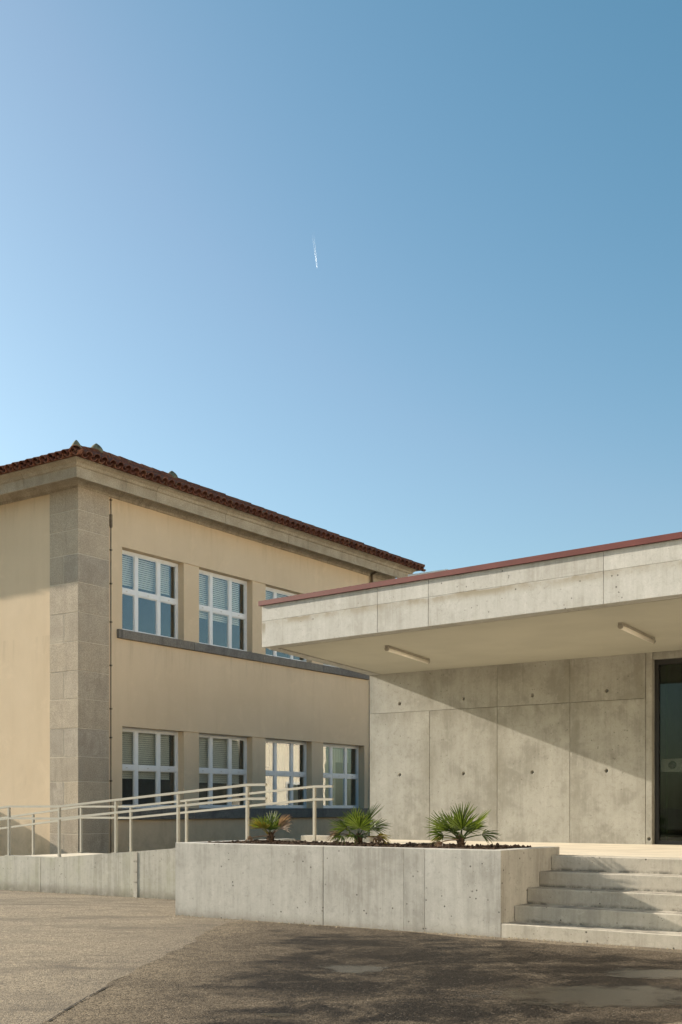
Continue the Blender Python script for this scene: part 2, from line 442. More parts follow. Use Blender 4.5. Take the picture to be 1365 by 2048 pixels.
def water_mat():
    t = NT('puddle_water')
    gen = t.n('ShaderNodeTexCoord').outputs['Generated']
    sp = t.n('ShaderNodeSeparateXYZ'); t.L(gen, sp.inputs[0])
    r2 = t.math('SQRT', t.math('ADD', t.math('POWER', t.math('ABSOLUTE', t.math('SUBTRACT', sp.outputs[0], 0.5)), 2.0), t.math('POWER', t.math('ABSOLUTE', t.math('SUBTRACT', sp.outputs[1], 0.5)), 2.0)))
    r2 = t.math('ADD', r2, t.math('MULTIPLY', t.math('SUBTRACT', t.noise(4.5, 6, 0.7), 0.5), 0.75))
    tr = t.n('ShaderNodeBsdfTransparent')
    wa = t.bsdf((0.030, 0.025, 0.019), 0.16, t.bump(t.noise(9, 2), 0.04, 0.01), 0.5)
    mx = t.n('ShaderNodeMixShader')
    t.L(t.ramp(r2, 0.20, 0.42, 0.72, 0.0), mx.inputs[0])
    t.L(tr.outputs[0], mx.inputs[1]); t.L(wa, mx.inputs[2])
    return t.done(mx.outputs[0])
M['water'] = water_mat()
def trail_mat():
    t = NT('contrail_ice')
    gen = t.n('ShaderNodeTexCoord').outputs['Generated']
    sp = t.n('ShaderNodeSeparateXYZ'); t.L(gen, sp.inputs[0])
    tr = t.n('ShaderNodeBsdfTransparent')
    df = t.n('ShaderNodeBsdfTranslucent'); df.inputs['Color'].default_value = (0.95, 0.95, 0.95, 1)
    d2 = t.n('ShaderNodeBsdfDiffuse'); d2.inputs['Color'].default_value = (0.95, 0.95, 0.95, 1)
    ad = t.n('ShaderNodeAddShader'); t.L(df.outputs[0], ad.inputs[0]); t.L(d2.outputs[0], ad.inputs[1])
    mx = t.n('ShaderNodeMixShader')
    t.L(t.ramp(sp.outputs[2], 0.0, 1.0, 0.45, 0.0), mx.inputs[0])
    t.L(tr.outputs[0], mx.inputs[1]); t.L(ad.outputs[0], mx.inputs[2])
    return t.done(mx.outputs[0])
M['trail'] = trail_mat()

# ------------------------------------------------------------------ mesh helpers
def tag(o, label=None, cat=None, group=None, kind=None):
    if label: o['label'] = label
    if cat: o['category'] = cat
    if group: o['group'] = group
    if kind: o['kind'] = kind
    return o

def mesh_obj(name, verts, faces, mat, parent=None, smooth=False):
    me = bpy.data.meshes.new(name)
    me.from_pydata([tuple(v) for v in verts], [], faces)
    me.update()
    if smooth:
        me.polygons.foreach_set('use_smooth', [True] * len(me.polygons))
    me.materials.append(M[mat] if isinstance(mat, str) else mat)
    o = bpy.data.objects.new(name, me)
    col.objects.link(o)
    o.parent = parent
    return o

def root(name, loc, rz, label, cat, group=None):
    o = bpy.data.objects.new(name, None)
    o.empty_display_size = 0.3
    col.objects.link(o)
    o.location = loc
    o.rotation_euler = (0, 0, rz)
    tag(o, label, cat, group)
    return o

class MB:
    """collects shapes into one mesh; points are given in frame coordinates, o is subtracted"""
    def __init__(self, o=(0, 0, 0)):
        self.v = []; self.f = []; self.o = Vector(o)
    def add(self, vs, fs):
        b = len(self.v)
        self.v += [Vector(p) - self.o for p in vs]
        self.f += [tuple(i + b for i in f) for f in fs]
        return self
    def box(self, x0, x1, y0, y1, z0, z1, bev=0.0):
        if bev <= 0:
            vs = [(x0, y0, z0), (x1, y0, z0), (x1, y1, z0), (x0, y1, z0), (x0, y0, z1), (x1, y0, z1), (x1, y1, z1), (x0, y1, z1)]
            return self.add(vs, [(0, 3, 2, 1), (4, 5, 6, 7), (0, 1, 5, 4), (1, 2, 6, 5), (2, 3, 7, 6), (3, 0, 4, 7)])
        bm = bmesh.new()
        r = bmesh.ops.create_cube(bm, size=1.0)
        bmesh.ops.scale(bm, vec=(x1 - x0, y1 - y0, z1 - z0), verts=bm.verts)
        bmesh.ops.translate(bm, vec=((x0 + x1) / 2, (y0 + y1) / 2, (z0 + z1) / 2), verts=bm.verts)
        bmesh.ops.bevel(bm, geom=list(bm.edges), offset=bev, segments=1, affect='EDGES')
        return self.bm(bm)
    def bm(self, bm):
        bm.verts.index_update()
        self.add([v.co.copy() for v in bm.verts], [tuple(v.index for v in f.verts) for f in bm.faces])
        bm.free()
        return self
    def prism(self, poly, z0, z1):
        n = len(poly)
        z0f = z0 if callable(z0) else (lambda p: z0)
        z1f = z1 if callable(z1) else (lambda p: z1)
        vs = [(p[0], p[1], z0f(p)) for p in poly] + [(p[0], p[1], z1f(p)) for p in poly]
        fs = [tuple(range(n - 1, -1, -1)), tuple(range(n, 2 * n))]
        fs += [(i, (i + 1) % n, n + (i + 1) % n, n + i) for i in range(n)]
        return self.add(vs, fs)
    def bar(self, a, b, w, h, up=(0, 0, 1)):
        """rectangular bar from a to b: w sideways, h along up"""
        a = Vector(a); b = Vector(b); d = (b - a).normalized(); up = Vector(up)
        s = d.cross(up).normalized() * (w / 2)
        u = s.cross(d).normalized() * (h / 2)
        vs = [a - s - u, a + s - u, a + s + u, a - s + u, b - s - u, b + s - u, b + s + u, b - s + u]
        return self.add(vs, [(0, 1, 2, 3), (4, 7, 6, 5), (0, 4, 5, 1), (1, 5, 6, 2), (2, 6, 7, 3), (3, 7, 4, 0)])
    def tube(self, pts, radii, n=8, cap=True):
        pts = [Vector(p) for p in pts]
        rings = []
        for i, p in enumerate(pts):
            d = (pts[min(i + 1, len(pts) - 1)] - pts[max(i - 1, 0)]).normalized()
            a = d.cross(Vector((0, 0, 1)))
            if a.length < 1e-4: a = d.cross(Vector((1, 0, 0)))
            a.normalize(); b = d.cross(a)
            r = radii[i] if isinstance(radii, (list, tuple)) else radii
            rings.append([p + a * (r * math.cos(2 * math.pi * k / n)) + b * (r * math.sin(2 * math.pi * k / n)) for k in range(n)])
        vs = [v for ring in rings for v in ring]
        fs = []
        for i in range(len(rings) - 1):
            for k in range(n):
                fs.append((i * n + k, i * n + (k + 1) % n, (i + 1) * n + (k + 1) % n, (i + 1) * n + k))
        if cap:
            fs.append(tuple(range(n - 1, -1, -1)))
            fs.append(tuple((len(rings) - 1) * n + k for k in range(n)))
        return self.add(vs, fs)
    def build(self, name, mat, parent=None, smooth=False):
        return mesh_obj(name, self.v, self.f, mat, parent, smooth)

def panel_mesh(mb, org, ux, nrm, w0, w1, z0, z1, depth, bev=0.006, holes=()):
    """upright concrete panel: front face in the plane through org with axis ux (horizontal) and outward normal nrm.
    The front edges are chamfered; holes = (w, z) are real conical tie holes."""
    org = Vector(org); ux = Vector(ux); nrm = Vector(nrm)
    def P(w, z, d): return org + ux * w + nrm * d + Vector((0, 0, z))
    bm = bmesh.new()
    outer = [bm.verts.new(P(w, z, 0)) for w, z in ((w0 + bev, z0 + bev), (w1 - bev, z0 + bev), (w1 - bev, z1 - bev), (w0 + bev, z1 - bev))]
    mid = [bm.verts.new(P(w, z, -bev)) for w, z in ((w0, z0), (w1, z0), (w1, z1), (w0, z1))]
    back = [bm.verts.new(P(w, z, -depth)) for w, z in ((w0, z0), (w1, z0), (w1, z1), (w0, z1))]
    edges = []
    for i in range(4):
        edges.append(bm.edges.new((outer[i], outer[(i + 1) % 4])))
        bm.faces.new((mid[i], mid[(i + 1) % 4], outer[(i + 1) % 4], outer[i]))
        bm.faces.new((back[i], back[(i + 1) % 4], mid[(i + 1) % 4], mid[i]))
    bm.faces.new(back[::-1])
    if holes:
        N = 14
        for (hw, hz) in holes:
            rings = []
            for rad, dep in ((0.034, 0.0), (0.022, 0.014), (0.0205, 0.05)):
                rings.append([bm.verts.new(P(hw + rad * math.cos(2 * math.pi * k / N), hz + rad * math.sin(2 * math.pi * k / N), -dep)) for k in range(N)])
            for k in range(N):
                edges.append(bm.edges.new((rings[0][k], rings[0][(k + 1) % N])))
            for a, b in ((rings[0], rings[1]), (rings[1], rings[2])):
                for k in range(N):
                    bm.faces.new((a[k], a[(k + 1) % N], b[(k + 1) % N], b[k]))
            bm.faces.new(rings[2])
        bmesh.ops.triangle_fill(bm, use_beauty=True, use_dissolve=False, edges=edges)
    else:
        bm.faces.new(outer)
    bmesh.ops.recalc_face_normals(bm, faces=bm.faces)
    return mb.bm(bm)

# ================================================================== frame of the concrete complex
F0 = Vector((1.653, 11.8, 0))
RC = -R(35.6)
T = Vector((math.cos(RC), math.sin(RC), 0))
MI = Vector((-math.sin(RC), math.cos(RC), 0))
def W2(u, v, z=0): return F0 + T * u + MI * v + Vector((0, 0, z))
def UV(p):
    d = Vector((p[0], p[1], 0)) - F0
    return d.dot(T), d.dot(MI)
def croot(name, o, label, cat, group=None):
    return root(name, W2(*o), RC, label, cat, group)

def gz(x, y):
    u, v = UV((x, y))
    z = 0.06 + 0.0056 * u - 0.02 * max(v, 0.0)
    return max(-0.25, min(0.08, z))

# ------------------------------------------------------------------ ground
def ground_sheet(name, xs, ys, dz, mat):
    vs = [(x, y, gz(x, y) + dz) for y in ys for x in xs]
    n = len(xs)
    fs = [(j * n + i, j * n + i + 1, (j + 1) * n + i + 1, (j + 1) * n + i) for j in range(len(ys) - 1) for i in range(n - 1)]
    return mesh_obj(name, vs, fs, mat)
def axis(lo, hi, step, far):
    a = [lo + step * i for i in range(int((hi - lo) / step) + 1)]
    return [-far, -far * 0.3, -80, -40] + a + [40, 80, far * 0.3, far]
xs = axis(-20, 20, 1.0, 6000)
ys = [-6000, -1500, -80, -40] + [-20 + i for i in range(61)] + [80, 400, 1500, 6000]
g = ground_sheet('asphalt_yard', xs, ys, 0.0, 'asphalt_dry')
tag(g, 'tan weathered asphalt yard with exposed grit', None, None, 'structure')

def px_ground(x, y):
    H = CAM_Z - 0.055
    d = 2281.0 * H / (y - 1615.0)
    return ((x - 682.5) / 2281.0 * d, d)
def sheet_poly(name, pts, dz, mat):
    bm = bmesh.new()
    vs = [bm.verts.new((p[0], p[1], gz(p[0], p[1]) + dz)) for p in pts]
    bm.faces.new(vs)
    bmesh.ops.triangulate(bm, faces=bm.faces)
    mb = MB().bm(bm)
    return mb.build(name, mat)

# new, darker asphalt laid along the planter: ragged joint on its left side
edge = [(-1.32, 13.55), (-1.44, 12.9), (-1.50, 12.1), (-1.47, 11.4), (-1.58, 10.7), (-1.66, 9.9), (-1.72, 9.2), (-1.77, 8.6), (-1.80, 7.8), (-1.86, 7.0), (-1.95, 6.0), (-2.1, 3.0), (-2.2, -2.0)]
rag = []
for i in range(len(edge) - 1):
    a, b = edge[i], edge[i + 1]
    for k in range(6):
        f = k / 6
        j = 0.05 * mnoise.noise(Vector((i + f, 3.1, 0)) * 2.3) + 0.015 * mnoise.noise(Vector((i + f, 9.1, 0)) * 9)
        rag.append((a[0] + (b[0] - a[0]) * f + j, a[1] + (b[1] - a[1]) * f))
right = []
for k in range(40):
    u = 9.0 - 12.1 * k / 39
    v = -0.30 + 0.07 * mnoise.noise(Vector((u * 1.7, 1.0, 0))) + 0.03 * mnoise.noise(Vector((u * 6, 4.0, 0)))
    if u < -0.3: v += min(0.22, (-0.3 - u) * 0.3)
    p = W2(u, v); right.append((p.x, p.y))
patch = rag + [(9, -2), (11.5, 4)] + right
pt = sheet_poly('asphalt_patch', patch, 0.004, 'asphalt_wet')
tag(pt, 'dark damp asphalt laid in front of planter and steps', None, None, 'structure')

def blob(cx, cy, rx, ry, rot, seed, n=40, amp=0.35):
    pts = []
    for k in range(n):
        a = 2 * math.pi * k / n
        r = 1 + amp * mnoise.noise(Vector((math.cos(a) * 1.4 + seed, math.sin(a) * 1.4, seed * 3))) + 0.3 * amp * mnoise.noise(Vector((math.cos(a) * 5 + seed, math.sin(a) * 5, 0)))
        x, y = rx * r * math.cos(a), ry * r * math.sin(a)
        pts.append((cx + x * math.cos(rot) - y * math.sin(rot), cy + x * math.sin(rot) + y * math.cos(rot)))
    return pts
for (px, py, rx, ry, rot, sd) in ((706, 1941, 0.36, 0.36, 0.1, 1.3), (1200, 1998, 1.15, 0.62, -0.2, 4.1), (1345, 1954, 0.8, 0.30, -0.3, 7.7), (560, 2036, 0.18, 0.1, 0.2, 2.2)):
    cx, cy = px_ground(px, py)
    tag(sheet_poly('puddle', blob(cx, cy, rx, ry, rot, sd), 0.008, 'water'), None, None, None, 'structure')
# tar crack along the joint
ck = MB()
pts = [px_ground(x, y) for x, y in ((98, 2047), (130, 2024), (165, 2003), (196, 1985), (225, 1971))]
for i in range(len(pts) - 1):
    a, b = pts[i], pts[i + 1]
    for k in range(5):
        f, h = k / 5, (k + 1) / 5
        p = Vector((a[0] + (b[0] - a[0]) * f + 0.01 * random.uniform(-1, 1), a[1] + (b[1] - a[1]) * f, 0))
        q = Vector((a[0] + (b[0] - a[0]) * h + 0.01 * random.uniform(-1, 1), a[1] + (b[1] - a[1]) * h, 0))
        p.z = gz(p.x, p.y) + 0.009; q.z = gz(q.x, q.y) + 0.009
        w = random.uniform(0.004, 0.011)
        s = Vector((w, 0, 0))
        ck.add([p - s, p + s, q + s, q - s], [(0, 1, 2, 3)])
tag(ck.build('ground_crack', 'crack'), None, None, None, 'structure')

# loose grit washed against the wall feet
gr = MB()
for k in range(900):
    u = random.uniform(-11.5, 6.0)
    if u < -4.7:
        v = 2.24 - abs(random.gauss(0.0, 0.10)) - 0.02
    else:
        v = -abs(random.gauss(0.0, 0.10)) - 0.015
    p = W2(u, v); z = gz(p.x, p.y)
    s = random.uniform(0.004, 0.013)
    a = random.uniform(0, 3)
    vs = [(p.x + s * math.cos(a + t), p.y + s * math.sin(a + t), z + 0.003) for t in (0, 2.1, 4.2)] + [(p.x, p.y, z + 0.003 + s * random.uniform(0.7, 1.2))]
    gr.add(vs, [(0, 1, 3), (1, 2, 3), (2, 0, 3)])
tag(gr.build('loose_grit', 'sand'), 'loose grit and sand along the foot of the concrete walls', 'gravel', None, 'stuff')

# ------------------------------------------------------------------ terrace slab (structure)
ZP = 0.864
FR = 1.50   # planter inner back
tb = MB()
tb.prism([(-5.41, 2.345), (-4.62, 2.345), (-4.62, FR), (0.0, FR), (0.002, 1.5), (9.3, 1.5), (9.3, 9.5), (-0.41, 9.5), (-0.41, 5.70), (-5.41, 5.70)], -0.3, ZP)
ter = tb.build('terrace_floor', 'terrace')
ter.location = F0; ter.rotation_euler = (0, 0, RC)
tag(ter, 'pale cream stone terrace between planter and concrete wall', None, None, 'structure')

# ------------------------------------------------------------------ planter
ZT = 0.955
pl = croot('planter_box', (-2.3, 0, 0), 'long raw concrete planter box holding three small palms', 'planter')
o = (-2.3, 0, 0)
front_j = [-4.624, -2.285, -1.188, -0.92, 0.0]
for i in range(4):
    a, b = front_j[i], front_j[i + 1]
    gap = 0.0035 if i == 0 else 0.001
    mb = MB(o)
    panel_mesh(mb, (0, 0, 0), (1, 0, 0), (0, -1, 0), a + ((0.0035 if i == 1 else 0.001) if i else 0), b - ((0.0035 if i == 0 else 0.001) if i < 3 else 0), -0.15, ZT, 0.18, 0.005 if i < 1 else 0.0025)
    mb.build('wall_panel', 'plant_conc', pl)
mb = MB(o); mb.box(-4.60, -0.02, 0.02, 0.17, -0.15, ZT - 0.02); mb.build('joint_strip', 'joint', pl)
mb = MB(o); mb.box(-0.18, 0.0, 0.1815, 1.43, -0.15, ZT, 0.006); mb.build('end_wall', 'plant_conc', pl)
mb = MB(o); mb.box(-4.624, -4.444, 0.1815, 2.26, -0.15, ZT, 0.006); mb.build('end_wall', 'plant_conc', pl)
mb = MB(o); mb.box(-4.442, -0.182, FR - 0.10, FR + 0.02, -0.15, ZT - 0.06, 0.005); mb.build('back_wall', 'plant_conc', pl)

# soil: lumpy bed
sm = MB()
nx, ny = 150, 46
vs = []; fs = []
for j in range(ny):
    for i in range(nx):
        u = -4.44 + 4.255 * i / (nx - 1); v = 0.184 + (FR - 0.10 - 0.188) * j / (ny - 1)
        e = min(1, min(i, nx - 1 - i) / 4, min(j, ny - 1 - j) / 3)
        h = 0.022 * mnoise.noise(Vector((u * 2.3, v * 2.3, 0))) + 0.022 * abs(mnoise.noise(Vector((u * 9, v * 9, 2)))) + 0.022 * mnoise.noise(Vector((u * 23, v * 23, 5)))
        vs.append(W2(u, v, ZT - 0.032 + e * (0.025 + h)))
for j in range(ny - 1):
    for i in range(nx - 1):
        fs.append((j * nx + i, j * nx + i + 1, (j + 1) * nx + i + 1, (j + 1) * nx + i))
sm.add(vs, fs)
for k in range(500):
    u = random.uniform(-4.3, -0.25); v = random.uniform(0.24, FR - 0.16)
    p = W2(u, v, ZT + random.uniform(-0.015, 0.012)); s = random.uniform(0.006, 0.024)
    bm = bmesh.new(); bmesh.ops.create_icosphere(bm, subdivisions=1, radius=s)
    for q in bm.verts: q.co = q.co * random.uniform(0.7, 1.25) + p
    sm.bm(bm)
so = sm.build('soil_bed', 'soil')
lt = MB()
for k in range(160):
    u = random.uniform(-4.35, -0.25); v = random.uniform(0.22, FR - 0.16)
    p = W2(u, v, ZT + random.uniform(0.004, 0.022)); a = random.uniform(0, 6.28); L_ = random.uniform(0.012, 0.05)
    q = p + Vector((math.cos(a) * L_, math.sin(a) * L_, random.uniform(-0.004, 0.012)))
    w_ = Vector((-math.sin(a), math.cos(a), 0)) * random.uniform(0.001, 0.004)
    lt.add([p - w_, p + w_, q + w_ * 0.4, q - w_ * 0.4], [(0, 1, 2, 3)])
tag(lt.build('dry_litter', 'leaf_brown'), 'dry straw and leaf scraps scattered over the planter soil', 'litter', None, 'stuff')
tag(so, 'dark brown crumbly soil filling the concrete planter', 'soil', None, 'stuff')

# ------------------------------------------------------------------ steps
stp = croot('concrete_steps', (4, 0, 0), 'five broad raw concrete steps rising right of the planter', 'steps')
o = (4, 0, 0)
tops = [0.2, 0.366, 0.532, 0.698, ZP - 0.003]
for i, zt in enumerate(tops):
    v0 = 0.3 * i
    joints = [0.0, 2.05 + 0.0 * i, 5.0, 9.0] if i % 2 == 0 else [0.0, 3.1, 6.2, 9.0]
    sid = MB(o)
    x0 = 0.003
    sid.box(x0, 9.0, v0, v0 + (0.31 if i < 4 else 0.305), (zt - 0.30) if i else -0.2, zt, 0.007)
    sid.build('step', 'step_conc', stp)
    if i in (0, 4):
        pass

# ------------------------------------------------------------------ ramp
VA, VB = 2.341, 3.993
ZL = 0.547
def ramp_z(u):
    if u < -10.88: return ZL + 0.098 * (u + 10.88)
    if u < -9.56: return ZL
    return min(ZP, ZL + (u + 9.56) / 4.15 * (ZP - ZL))
rp = croot('concrete_ramp', (-9, 2.26, 0), 'long concrete access ramp with handrails in front of the ochre building', 'ramp')
o = (-9, 2.26, 0)
uj = [-14.0, -10.2, -9.9, -7.72, -7.62, -4.63]
uj = [-14.0, -9.94, -7.66, -4.626]
for i in range(3):
    a, b = uj[i] + (0.005 if i else 0), uj[i + 1] - (0.005 if i < 2 else 0)
    cuts = [a] + [c for c in (-10.88, -9.56, -5.41) if a < c < b] + [b]
    mb = MB(o)
    vs = []; fs = []
    n = len(cuts)
    for (yy) in (2.26, 2.44):
        for c in cuts: vs.append((c, yy, -0.3))
        for c in cuts: vs.append((c, yy, ramp_z(c) + 0.012))
    for k in range(n - 1):
        fs.append((k, k + 1, n + k + 1, n + k))
        fs.append((2 * n + k + 1, 2 * n + k, 3 * n + k, 3 * n + k + 1))
        fs.append((n + k, n + k + 1, 3 * n + k + 1, 3 * n + k))
    fs.append((0, n, 3 * n, 2 * n)); fs.append((n - 1, 3 * n - 1, 4 * n - 1, 2 * n - 1))
    mb.add(vs, fs)
    mb.build('wall_panel', 'ramp_conc', rp)
mb = MB(o); mb.box(-7.70, -7.62, 2.252, 2.2595, -0.3, ramp_z(-7.66) - 0.004); mb.build('joint_strip', 'step_conc', rp)
mb = MB(o)
cuts = [-14.0, -10.88, -9.56, -5.412]
for k in range(3):
    a, b = cuts[k], cuts[k + 1]
    mb.prism([(a, 2.4405), (b, 2.4405), (b, 4.12), (a, 4.12)], -0.3, lambda p: ramp_z(p[0]))
mb.build('deck', 'terrace', rp)
mb = MB(o); mb.box(-9.95, -7.65, 2.30, 2.42, -0.3, ramp_z(-9.95) - 0.01); mb.build('joint_strip', 'joint', rp)

# low kerb at the top of the ramp
kb = croot('low_kerb', (-5.1, 4.17, ZP), 'short pale concrete kerb behind the handrail end by the wall', 'kerb')
MB((-5.1, 4.17, ZP)).box(-5.80, -4.44, 4.13, 4.27, ZP - 0.12, 0.953, 0.012).build('kerb_block', 'step_conc', kb)

# ------------------------------------------------------------------ handrails
def handrail(v, posts, label):
    o = (posts[len(posts) // 2], v, ramp_z(posts[len(posts) // 2]))
    r = croot('handrail', o, label, 'handrail', 'handrails along the ramp')
    for u in posts:
        z = ramp_z(u)
        mb = MB(o); mb.box(u - 0.022, u + 0.022, v - 0.022, v + 0.022, z - 0.01, z + 0.849, 0.004)
        mb.build('post', 'rail', r)
        mb = MB(o); mb.box(u - 0.055, u + 0.055, v - 0.055, v + 0.055, z + 0.013, z + 0.019); mb.build('base_plate', 'rail', r)
    for name, hh in (('top_rail', 0.87), ('lower_rail', 0.665)):
        path = [(-14.0, v, ramp_z(-14.0) + hh)] + [(u, v, ramp_z(u) + hh) for u in (-10.88, -9.56)] + [(-5.41, v, ZP + hh), (-5.41 + 0.36, v, ZP + hh)]
        mb = MB(o)
        h, w = 0.036, 0.046 if name == 'top_rail' else 0.044
        if name == 'lower_rail': w = 0.0465
        ring = []
        for p in path:
            p = Vector(p)
            ring.append([p + Vector((0, -w / 2, -h / 2)), p + Vector((0, w / 2, -h / 2)), p + Vector((0, w / 2, h / 2)), p + Vector((0, -w / 2, h / 2))])
        vs = [q for rr in ring for q in rr]
        fs = []
        for i in range(len(ring) - 1):
            for k in range(4):
                fs.append((i * 4 + k, i * 4 + (k + 1) % 4, (i + 1) * 4 + (k + 1) % 4, (i + 1) * 4 + k))
        fs += [(3, 2, 1, 0), tuple(len(vs) - 4 + k for k in range(4))]
        mb.add(vs, fs)
        mb.build(name, 'rail', r)
    return r
PU = [-13.62, -12.25, -10.88, -9.56, -8.19, -6.81, -5.41]
handrail(VA, PU, 'beige metal handrail on the near edge of the ramp')
handrail(VB, PU, 'beige metal handrail on the far edge of the ramp, nearer the ochre building')

# ------------------------------------------------------------------ concrete pavilion with canopy
VW = 5.477
ZS = 3.64
pv = croot('concrete_pavilion', (-2, VW, ZP), 'raw concrete pavilion with wide overhanging flat roof edged in red', 'building')
o = (-2, VW, ZP)
ZJ = 2.985
UL, UR = -5.352, -0.42
cols_low = [UL, -4.17, -2.93, -1.70, -0.52]
def wall_u(x):      # image column to position along the wall
    r = (x - 682.5) / 2281.0
    s = (4.5 - r * 16.5) / (0.813 + r * 0.582)
    return UR - s
lowz, upz = 1.945, 3.13
hu = [wall_u(x) for x in (800, 927.5, 1065, 1213.5)]
for i in range(4):
    a, b = cols_low[i], cols_low[i + 1]
    mb = MB(o)
    panel_mesh(mb, (0, VW, 0), (1, 0, 0), (0, -1, 0), a + (0.0025 if i else 0), b - (0.0025 if i < 3 else 0), ZP - 0.05, ZJ - 0.002, 0.22, 0.004, [(hu[i], lowz)])
    mb.build('wall_panel', 'wall_conc', pv)
cols_up = [UL, -2.93, -1.70, -0.52]
holes_up = [[(hu[0], upz), (hu[1], upz + 0.015)], [(hu[2], upz)], [(hu[3], upz)]]
for i in range(3):
    a, b = cols_up[i], cols_up[i + 1]
    mb = MB(o)
    panel_mesh(mb, (0, VW, 0), (1, 0, 0), (0, -1, 0), a + (0.0015 if i else 0), b - (0.0015 if i < 2 else 0), ZJ + 0.002, ZS + 0.03, 0.22, 0.003, holes_up[i])
    mb.build('wall_panel', 'wall_conc', pv)
mb = MB(o); mb.box(UL + 0.02, UR - 0.02, VW + 0.055, VW + 0.21, ZP, ZS); mb.build('joint_strip', 'joint', pv)
mb = MB(o); panel_mesh(mb, (0, VW, 0), (1, 0, 0), (0, -1, 0), -0.514, UR, ZP - 0.05, ZS + 0.03, 0.22, 0.006, [(-0.465, ZP + 0.08)]); mb.build('wall_panel', 'wall_conc', pv)
# side and back walls, lintel over the door
mb = MB(o)
mb.box(UL, UL + 0.22, VW + 0.222, 20.4, -0.3, ZS + 0.03)
mb.box(UL + 0.222, 9.3, 20.2, 20.4, -0.3, ZS + 0.03)
mb.box(4.2, 9.3, VW, VW + 0.22, ZP, ZS + 0.03)
mb.box(UR + 0.001, 4.199, VW + 0.03, VW + 0.22, 3.545, ZS + 0.03)
mb.box(-0.64, UR - 0.001, VW + 0.2225, 9.4, ZP, ZS)
mb.build('side_wall', 'wall_conc', pv)
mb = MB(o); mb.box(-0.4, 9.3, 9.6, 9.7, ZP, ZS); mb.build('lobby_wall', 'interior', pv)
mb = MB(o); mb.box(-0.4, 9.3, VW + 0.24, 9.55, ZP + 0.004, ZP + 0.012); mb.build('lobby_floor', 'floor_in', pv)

# canopy
C = Vector((-4.673, 1.782, 0)); FD = Vector((0.9964, -0.0847, 0)).normalized(); FN = Vector((FD.y, -FD.x, 0))
if FN.y > 0: FN = -FN
Wp = Vector((UL, VW, 0)); FL = 13.0
E = C + FD * FL
ZF, ZM, ZC = 3.64, 4.0, 4.222
fj = [0.0, 2.07, 2.876, 5.256, 7.7, 10.3, FL]
for row, (za, zb) in enumerate(((ZF, ZM), (ZM, ZC))):
    for i in range(6):
        a, b = fj[i] + (0.002 if i else 0), fj[i + 1] - (0.002 if i < 5 else 0)
        mb = MB(o)
        panel_mesh(mb, C, FD, FN, a, b, za + (0.0015 if row else 0.0), zb - (0.0 if row else 0.0), 0.19, 0.003)
        mb.build('fascia_panel', 'fascia_conc', pv)
# left edge beam of the canopy, roof slab
sd = (Wp - C); sdl = sd.length; sd.normalize(); sn = Vector((-sd.y, sd.x, 0))
if sn.x > 0: sn = -sn
mb = MB(o)
q0 = C - FN * 0.1925 ; 
def line_pt(p, d, k): return (p.x + d.x * k, p.y + d.y * k)
st0 = 0.195
BW = 0.16
back_k = 13.0 - VW
poly = [line_pt(C, sd, st0), line_pt(Wp, sd, 0.0), (Wp.x + 0.22, Wp.y), (C.x + sd.x * st0 + BW, C.y + sd.y * st0 - 0.012)]
mb.prism(poly, ZF, ZC)
mb.build('edge_beam', 'fascia_conc', pv)
mb = MB(o)
ix = C.x + 0.02
poly = [(C.x + 0.14 - 0.01, C.y + 0.197), (UL + 0.235, VW - 0.001), (10.0, VW - 0.001), (10.0, E.y + 0.40)]
mb.prism([(-4.673 + 0.17, 1.782 + 0.218), (UL + 0.245, VW - 0.002), (UL + 0.245, VW - 0.0015), (8.2, VW - 0.0015), (8.2, C.y - 0.0847 * 12.9 + 0.232)], ZF + 0.004, ZF + 0.10)
mb.build('soffit', 'soffit', pv)
mb = MB(o)
mb.prism([(C.x + 0.1, C.y + 0.21), (UL + 0.12, VW), (UL, VW + 0.25), (UL, 20.4), (8.2, 20.4), (8.2, 0.92)], ZF + 0.14, ZC - 0.03)
mb.build('roof_slab', 'fascia_conc', pv)
# red flashing
mb = MB(o)
A0 = C + FN * 0.035 - FD * 0.035
B0 = C + FD * FL + FN * 0.035
mb.prism([(A0.x, A0.y), (B0.x, B0.y), (B0.x - FN.x * 0.28, B0.y - FN.y * 0.28), (A0.x + 0.0 - FN.x * 0.28, A0.y - FN.y * 0.28)], ZC + 0.0, 4.288)
mb.build('red_flashing', 'red', pv)
mb = MB(o)
C2 = Vector((A0.x - FN.x * 0.281, A0.y - FN.y * 0.281, 0))
mb.prism([(C2.x, C2.y), (C2.x + 0.26, C2.y - 0.02), (UL + 0.22, VW), (UL + 0.22, 20.4), (UL - 0.035, 20.4), (UL - 0.035, VW)], ZC, 4.287)
mb.build('red_flashing', 'red', pv)

# glazed door
VG = VW + 0.10
mb = MB(o)
mb.box(UR + 0.0015, UR + 0.06, VG, VG + 0.08, ZP + 0.001, 3.544)
mb.box(UR + 0.0605, 4.19, VG, VG + 0.08, 3.47, 3.544)
mb.box(UR + 0.0605, 4.19, VG, VG + 0.08, ZP + 0.001, ZP + 0.055)
mb.box(1.4, 1.46, VG, VG + 0.08, ZP + 0.056, 3.469)
door = mb.build('glazed_door', 'dark_metal', pv)
mb = MB(o); mb.box(UR + 0.062, 1.399, VG + 0.035, VG + 0.043, ZP + 0.056, 3.469); mb.build('pane', 'door_glass', door)
mb = MB(o); mb.box(1.462, 4.189, VG + 0.035, VG + 0.043, ZP + 0.056, 3.469); mb.build('pane', 'door_glass', door)
mb = MB(o); mb.box(-0.262, -0.245, VG + 0.046, VG + 0.060, ZP + 0.056, 3.45); mb.build('glass_edge', plain('green_glass_edge', (0.20, 0.24, 0.11), 0.3), door)
mb = MB(o); mb.box(-0.33, 1.39, VG + 0.028, VG + 0.032, 1.915, 2.105); mb.build('frosted_band', 'band', door)
